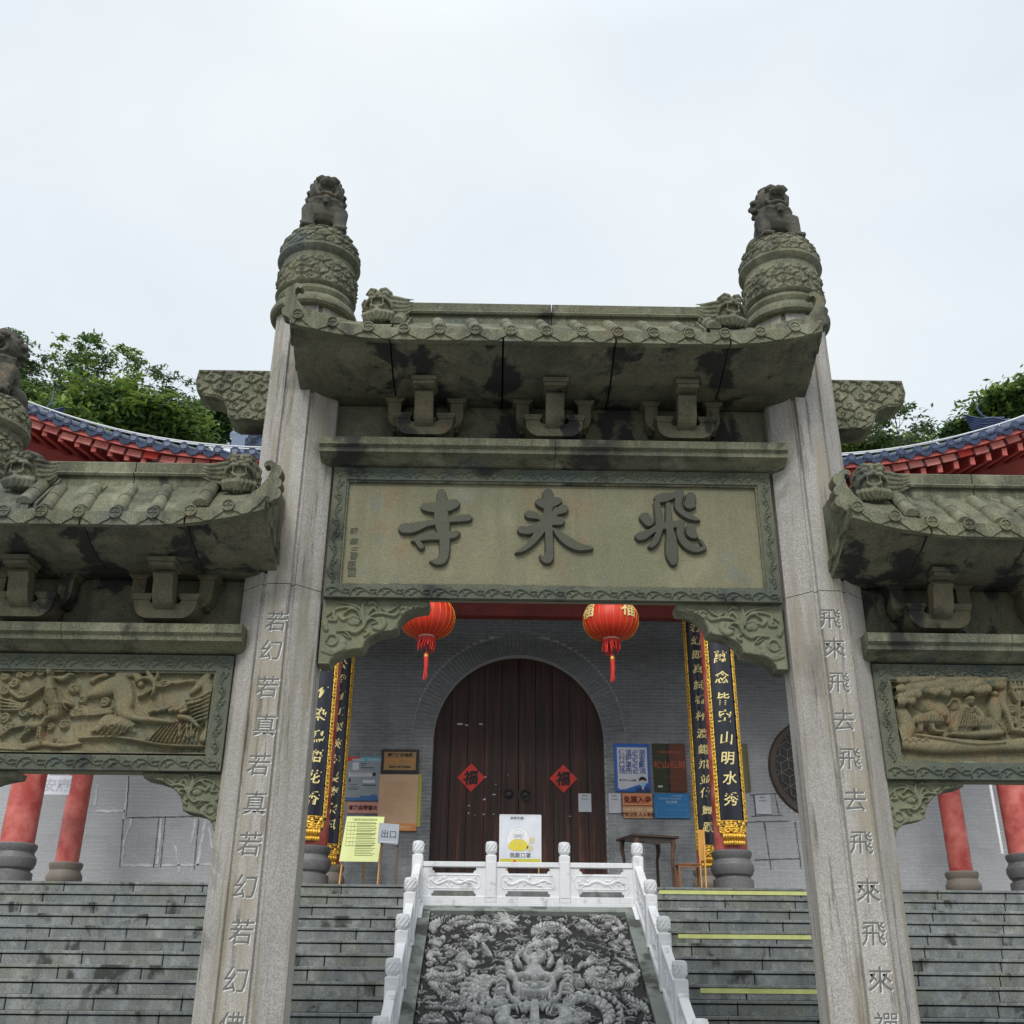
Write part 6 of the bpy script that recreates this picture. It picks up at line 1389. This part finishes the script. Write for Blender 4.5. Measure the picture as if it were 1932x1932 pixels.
# ================================================================== FURNITURE ON THE TERRACE
def leg(b, a, c, w): b.tube([a, c], w, 4)
# yellow notice on a sloping stand
Y = 15.7; t = thing('easel_notice', (P(680, 1650, Y)[0], Y, ZF), 'yellow timetable notice on an orange-legged stand left of the exit sign', 'notice stand')
(xa, z1), (xb, z0) = P(652, 1537, Y), P(716, 1626, Y); xl = P(645, 1626, Y)[0]; b = MB()
b.hex([(x+dx, y, z) for (x, z, dx, yy) in ((xa, z0, -.045, 0), (xa, z1, 0, .15)) for dx in (dx,) for y in (Y+yy, Y+yy+.01) for x in (x,)]+[(x, y, z) for (x, z, yy) in ((xb-.02, z0, 0), (xb+.02, z1, .15)) for y in (Y+yy, Y+yy+.01)]); b.build('notice_panel', paint((.58, .62, .24), 'yellow_green_paper'), t)
pl2 = MB(); pl3 = MB(); Yf = lambda z: Y+.15*(z-z0)/(z1-z0)-.004
for k in range(20):
    z = z1-.10-.024*k; xl_ = xa+.03; pl2.box(xl_+.13+.0*k, xb-.08-.03*(k % 3), Yf(z)-.001, Yf(z)+.003, z, z+.005)
for k in range(7): z = z1-.09-.055*k; pl2.box(xa+.02, xb-.1, Yf(z)-.001, Yf(z)+.003, z, z+.003)
for x in (xa+.02, xa+.075, xa+.12, xb-.1): pl2.hex([(x+q, Yf(z)+p, z) for q in (0, .003) for p in (-.001, .003) for z in (z1-.42, z1-.09)])
text(pl2, '飞来寺开放时间安排', .04, (xa+xb)/2, Yf(z1-.05)-.002, z1-.045, ext=.0005); pl2.build('printed_table', paint((.22, .24, .08), 'olive_print'), t, fix=False)
for (u0, v0, u1, v1) in ((650, 1590, 641, 1654), (722, 1560, 713, 1655)): b = MB(); p, q = P(u0, v0, Y+.1), P(u1, v1, Y); b.tube([(p[0], Y+.12, p[1]), (q[0], Y-.02, ZF)], .014, 5); b.build('stand_leg', ORNG, t)
b = MB(); b.tube([((xa+xb)/2, Y+.14, z1-.1), ((xa+xb)/2, Y+.5, ZF)], .014, 5); b.build('stand_leg', ORNG, t)
# exit sign on brown legs
Y = 15.55; t = thing('exit_sign', (P(734, 1650, Y)[0], Y, ZF), 'grey exit sign with two characters wrapped on brown wooden legs', 'sign')
q = [P(716, 1553, Y), P(754, 1556, Y), P(751, 1594, Y), P(713, 1590, Y)]; b = MB(); b.prism(q[::-1], Y-.03, Y+.02); b.build('sign_face', paint((.36, .38, .42), 'grey_wrapped_card'), t)
x, z = P(734, 1574, Y); b = MB(); text(b, '出口', .115, x, Y-.032, z, bold=.001, ext=.0008, rot=-.06); b.build('lettering', paint((.06, .09, .14), 'dark_blue_ink'), t, fix=False)
b = MB(); b.box(x-.13, x+.12, Y-.034, Y-.030, z-.115, z-.105); b.build('tape', WHITE, t)
for (u0, u1) in ((719, 716), (749, 746)): b = MB(); p, q_ = P(u0, 1592, Y), P(u1, 1650, Y); b.box(min(p[0], q_[0])-.008, min(p[0], q_[0])+.022, Y, Y+.03, ZF, p[1]+.02); b.build('sign_leg', BRWN, t)
# monk poster stand in front of the door
Y = 16.2; t = thing('mask_notice', (P(982, 1628, Y)[0], Y, ZF), 'white poster stand with a cartoon monk in yellow, in front of the doors', 'poster stand')
(x0, z1), (x1, z0) = P(944, 1537, Y), P(1020, 1630, Y); b = MB(); b.box(x0, x1, Y, Y+.02, z0, z1); b.build('poster_board', paint((.66, .68, .74), 'white_poster'), t); b = MB()
b.box(x0-.01, x1+.01, Y-.004, Y+.024, z1-.008, z1+.004); b.box(x0-.012, x0, Y-.004, Y+.024, z0-.05, z1); b.box(x1, x1+.012, Y-.004, Y+.024, z0-.05, z1); b.build('poster_frame', WPLAS, t)
bx = (t, x0, x1, z0, z1, Y); bars(t, bx, [(0, 1, 0, .10)], paint((.55, .52, .06), 'yellow_band'), 'yellow_band'); W_, H_ = x1-x0, z1-z0
cx, cz = x0+W_*.45, z0+H_*.45; yel = paint((.70, .58, .05), 'yellow_robe_print'); lg = paint((.45, .47, .5), 'grey_outline_print'); wh = paint((.78, .78, .8), 'print_white')
b = MB(); b.prism([(cx+.17*cos(a), cz+.03+.17*sin(a)) for a in np.linspace(0, 2*pi, 33)[:-1]], Y-.0015, Y); b.build('printed_ring', lg, t); b = MB(); b.prism([(cx+.165*cos(a), cz+.03+.165*sin(a)) for a in np.linspace(0, 2*pi, 33)[:-1]], Y-.0025, Y-.001); b.build('printed_disc', wh, t)
b = MB(); b.prism([(cx-.15, cz-.09), (cx-.13, cz-.02), (cx-.07, cz+.03), (cx+.07, cz+.03), (cx+.13, cz-.02), (cx+.15, cz-.09), (cx+.08, cz-.13), (cx-.08, cz-.13)], Y-.004, Y-.0023); b.build('printed_robe', yel, t)
b = MB(); b.prism([(cx+.078*cos(a), cz+.10+.072*sin(a)) for a in np.linspace(0, 2*pi, 25)[:-1]], Y-.005, Y-.0038); b.build('printed_head_line', lg, t); b = MB(); b.prism([(cx+.072*cos(a), cz+.10+.066*sin(a)) for a in np.linspace(0, 2*pi, 25)[:-1]], Y-.0058, Y-.0046); b.build('printed_head', wh, t)
b = MB(); b.box(cx-.05, cx+.05, Y-.0068, Y-.0054, cz+.055, cz+.10); b.box(cx-.07, cx+.07, Y-.0064, Y-.0054, cz+.095, cz+.099); b.box(cx-.035, cx-.022, Y-.0066, Y-.0054, cz+.11, cz+.116); b.box(cx+.022, cx+.035, Y-.0066, Y-.0054, cz+.11, cz+.116)
for s in (-1, 1): b.box(cx+s*.035-.003, cx+s*.035+.003, Y-.0052, Y-.0038, cz-.05, cz+.03)
b.build('printed_mask', lg, t)
for (dx, dz) in ((.20, .02), (.17, -.09)): b = MB(); b.prism([(cx+dx+.045*cos(a), cz+dz+.045*sin(a)) for a in np.linspace(0, 2*pi, 17)[:-1]], Y-.004, Y-.0024); b.build('printed_bubble', paint((.62, .56, .36), 'cream_bubble'), t)
put(t, bx, [('进寺注意:', .42, .93, .05, .0015)], GREYINK); put(t, bx, [('佩戴口罩', .5, .17, .078, .0015)], GREYINK); b = MB(); b.prism([(x0+W_*.36+.02*cos(a), z0+H_*.05+.02*sin(a)) for a in np.linspace(0, 2*pi, 13)[:-1]], Y-.003, Y-.001); b.build('red_print_dot', REDPAP, t)
for s in (0, 1): b = MB(); x = x1-.03 if s else x0+.1; b.tube([(x, Y+.03, z0+.1), (x+.01, Y+.02, ZF)], .012, 5); b.build('stand_leg', ORNG, t)
# dark altar table with turned legs
Y = 15.9; t = thing('altar_table', (P(1222, 1655, Y)[0], Y, ZF), 'dark wooden table with curved legs standing right of the doorway', 'table')
(xa, zt), (xb, _) = P(1180, 1583, Y-.2), P(1268, 1583, Y+.1); zt = P(1268, 1580, Y)[1]; b = MB(); b.box(xa, xb, Y-.28, Y+.35, zt-.035, zt, .006); b.build('table_top', DTAB, t)
b = MB(); xl0, xl1 = xa+.05, xb-.06; b.prism([(xl0, zt-.036), (xl1, zt-.036), (xl1, zt-.12), (xl1-.07, zt-.09), ((xl0+xl1)/2, zt-.13), (xl0+.07, zt-.09), (xl0, zt-.12)], Y-.24, Y-.21); b.build('apron', DTAB, t)
for x in (xl0+.02, xl1-.02):
    for y in (Y-.22, Y+.28):
        s = -1 if x < (xl0+xl1)/2 else 1; b = MB(); b.tube([(x, y, zt-.036), (x+s*.01, y, zt-.15), (x-s*.02, y, zt-.30), (x-s*.012, y, ZF+.10), (x+s*.02, y, ZF)], [.04, .034, .024, .024, .034], 8); b.build('table_leg', DTAB if y > Y else plain('front_table_leg_wood', (.10, .045, .022), .4, .3, 8), t, smooth=50)  # front legs get a lighter brown than the rear pair
t.rotation_euler = (0, 0, .30)
# orange stool and leaning board by the couplet
Y = 15.6; t = thing('wooden_stool', (P(1305, 1655, Y)[0], Y, ZF), 'small orange-brown wooden stool in front of the right couplet board', 'stool')
(xa, zt), (xb, _) = P(1280, 1629, Y), P(1322, 1629, Y); mm = plain('orange_brown_wood', (.24, .10, .035), .45, .2, 8)
b = MB(); b.box(xa-.01, xb+.01, Y-.02, Y+.24, zt-.02, zt, .004); b.build('seat', mm, t)
for x in (xa+.01, xb-.01):
    for y in (Y, Y+.22): b = MB(); b.box(x-.014, x+.014, y-.014, y+.014, ZF, zt-.021, .002); b.build('leg', mm, t)
b = MB(); b.box(xa+.025, xb-.025, Y-.008, Y+.008, ZF+.03, ZF+.055); b.box(xa+.025, xb-.025, Y-.008, Y+.008, zt-.05, zt-.022); b.build('stretcher', mm, t)
t = thing('folded_easel', (P(1325, 1655, 15.6)[0], 15.6, ZF), 'folded yellow wooden easel leaning against the right couplet board', 'easel')
for (u0, v0, u1, w) in ((1328, 1562, 1330, .013), (1317, 1562, 1322, .010)): b = MB(); p, q = P(u0, v0, 15.68), P(u1, 1652, 15.55); b.tube([(p[0], 15.70, p[1]), (q[0], 15.52, ZF)], w, 4); b.build('easel_leg', ORNG, t)
b = MB(); p, q = P(1316, 1566, 15.68), P(1328, 1566, 15.68); b.box(p[0], q[0], 15.66, 15.68, p[1]-.42, p[1]); b.build('easel_board', ORNG, t)

# ================================================================== TREES BEHIND THE TEMPLE
def tree(nm, x, y, zb, H, R, mats, nleaf, seed, label, sparse=False, lean=0., lsize=.16, crown=.45, group='trees rising behind the temple roof'):
    r = np.random.default_rng(seed); t = thing(nm, (x, y, zb), label, 'tree', group); tips = []; b = MB()
    ch = R*(1.5 if sparse else 1.15)*crown*2; zt = zb+H; C0 = np.array([x+lean*H, y, zt-ch*.5]); base = np.array([x, y, zb])
    ctop = C0+np.array([0, 0, ch*(.30 if sparse else .15)])
    ks = np.linspace(0, 1, 9); tr = [base+(ctop-base)*k+np.array([.22*sin(k*5+seed), .2*cos(k*4+seed), 0])*k*min(1, R/2) for k in ks]
    w0 = .02*H if not sparse else .0065*H
    b.tube([tuple(p) for p in tr], [w0*(1-.86*k) for k in ks], 7)
    nb = 13 if sparse else 40
    for i in range(nb):
        a = 2*pi*i*.382+r.uniform(-.5, .5); el = r.uniform(-.6, .92) if not sparse else r.uniform(-.7, 1.0); rad = (1-abs(el)**2.2)**.5 if abs(el) < 1 else 0
        rad = max(.12, rad)*r.uniform(.75, 1.08); e = C0+np.array([R*rad*cos(a), R*rad*sin(a), ch*.5*el*r.uniform(.85, 1.05)])
        kk = np.clip((e[2]-ch*.42*r.uniform(.6, 1.1)-zb)/(ctop[2]-zb), .35, .97); f = kk*8; j = min(7, int(f)); p = tr[j]+(tr[j+1]-tr[j])*(f-j)
        m = (p+e)/2+np.array([0, 0, -.06*ch]); wb = (w0*.32*(1-.6*kk)) if not sparse else .045*(1-.5*kk)
        b.tube([tuple(p), tuple((p+m)/2+np.array([0, 0, -.02*ch])), tuple(m), tuple(e)], [wb, wb*.75, wb*.5, wb*.15], 5); tips += [(e, 1)] 
        for j2 in range(2 if sparse else 5):
            q = m+(e-m)*r.uniform(-.3, .95); e2 = q+np.array([r.normal(0, .2*R), r.normal(0, .2*R), r.uniform(-.05, .07)*ch]); b.tube([tuple(q), tuple((q+e2)/2+np.array([0, 0, .02*ch])), tuple(e2)], [wb*.36, wb*.25, wb*.1], 4); tips.append((e2, 1)); 
            for j3 in range(1 if sparse else 2): e3 = e2+r.normal(0, .09*R, 3)+np.array([0, 0, .03*R]); b.tube([tuple(q+(e2-q)*.6), tuple(e3)], [wb*.16, wb*.07], 3); tips.append((e3, 1))
    b.build('trunk', BARK, t, fix=False)
    C = np.array([p for p, w in tips]); n = nleaf; ids = r.integers(0, len(C), n)
    sp = (.17 if sparse else .34); off = r.normal(0, 1, (n, 3))*np.array([sp, sp, sp*.33]); c = C[ids]+off
    cl = r.normal(0, 1, (len(C), 3))
    nrm_ = r.normal(0, .45, (n, 3))+np.array([0, -.15, 1])+cl[ids]*.25; nrm_ /= np.linalg.norm(nrm_, axis=1)[:, None]; u = np.cross(nrm_, r.normal(0, 1, (n, 3))); u /= np.linalg.norm(u, axis=1)[:, None]; v = np.cross(nrm_, u); s = lsize*r.uniform(.6, 1.3, n)[:, None]
    V = np.stack([c-u*s, c-v*s*.42, c+u*s, c+v*s*.42], 1).reshape(-1, 3)-np.array([x, y, zb]); Q = np.arange(n*4).reshape(-1, 4)
    me = npmesh('crown', V, Q)
    for m_ in mats: me.materials.append(m_)
    if len(mats) > 1:
        mi = (cl[:, 0] > .15).astype(np.int32)[ids]; mi = np.where(r.random(n) < .15, 1-mi, mi); me.polygons.foreach_set('material_index', mi.astype(np.int32))
    o = link('crown', me, None, t); o['kind'] = 'stuff'; return t
def tz(u, v, Y): return P(u, v, Y)
def hillz(x, y):
    i = min(max(int(round((x+90)/2.5)), 0), hg.nx-1); j = min(max(int(round((y-27)/2.5)), 0), hg.nz-1); return float(hg.H[j, i])+GZ-.6
def T(nm, u, v, Y, wpx, mats, nl, seed, label, sparse=False, crown=.5, ls=.16, lean=0):
    x, z = P(u, v, Y); R = wpx*Y/2150/2; zb = hillz(x, Y); tree(nm, x, Y, zb, max(5, z-zb), R, mats, nl, seed, label, sparse, lean, ls, crown)
T('broadleaf_tree', 30, 735, 44, 200, [LEAFD, LEAFY], 16000, 1, 'bright green tree at the far left behind the lion', crown=.5, ls=.17)
T('tall_wispy_tree', 52, 622, 43, 130, [LEAFD, LEAFG], 1500, 2, 'tall thin tree with airy tufts at the far left above the blue roof', True, crown=.75, ls=.12)
T('dark_evergreen_tree', 165, 725, 52, 220, [LEAFD, LEAFG], 18000, 3, 'dark dense tree behind the yellow-green crowns at the left', crown=.5, ls=.17)
T('tall_wispy_tree', 205, 640, 43, 230, [LEAFD, LEAFY], 2600, 4, 'tallest thin-topped tree in the middle of the left wood', True, crown=.5, ls=.13)
T('broadleaf_tree', 230, 745, 42, 210, [LEAFY, LEAFD], 16000, 5, 'yellow-green broad tree behind the middle of the left roof', crown=.45, ls=.18)
T('broadleaf_tree', 320, 775, 43, 170, [LEAFY, LEAFD], 12000, 6, 'green broad tree between the yellow-green tree and the gateway wing', crown=.5, ls=.18)
T('bare_topped_tree', 322, 700, 42, 150, [LEAFG, LEAFD], 1300, 7, 'thin half-bare tree just left of the cloud wing on the left pillar', True, crown=.6, ls=.12)
T('dark_evergreen_tree', 395, 770, 46, 110, [LEAFD], 11000, 8, 'small dark rounded tree under the left cloud wing', crown=.6, ls=.16)
T('broadleaf_tree', 120, 775, 40, 160, [LEAFY, LEAFD], 12000, 9, 'low yellow-green tree right behind the blue dragon ornament at the left', crown=.5, ls=.18)
T('broadleaf_tree', 1612, 818, 44, 130, [LEAFD, LEAFY], 4500, 10, 'green tree beside the right gateway pillar under the cloud wing', crown=.5, ls=.17)
T('bare_topped_tree', 1668, 768, 42, 150, [LEAFG, LEAFD], 900, 11, 'thin half-bare tree reaching right from behind the right cloud wing', True, crown=.6, ls=.14, lean=.02)
T('broadleaf_tree', 1700, 832, 46, 120, [LEAFD, LEAFY], 4500, 12, 'low green tree behind the dip of the right roof', crown=.5, ls=.17)
T('dark_evergreen_tree', 1815, 800, 44, 62, [LEAFD], 5000, 13, 'small dark round tree left of the blue ornament on the right roof', crown=.6)
T('broadleaf_tree', 1925, 738, 42, 190, [LEAFY, LEAFD], 16000, 14, 'spreading green tree at the far right edge above the blue roof', crown=.38, ls=.18)
T('dark_evergreen_tree', 2000, 735, 47, 220, [LEAFD, LEAFY], 12000, 15, 'dark green tree behind the spreading tree at the right edge', crown=.5, ls=.17)
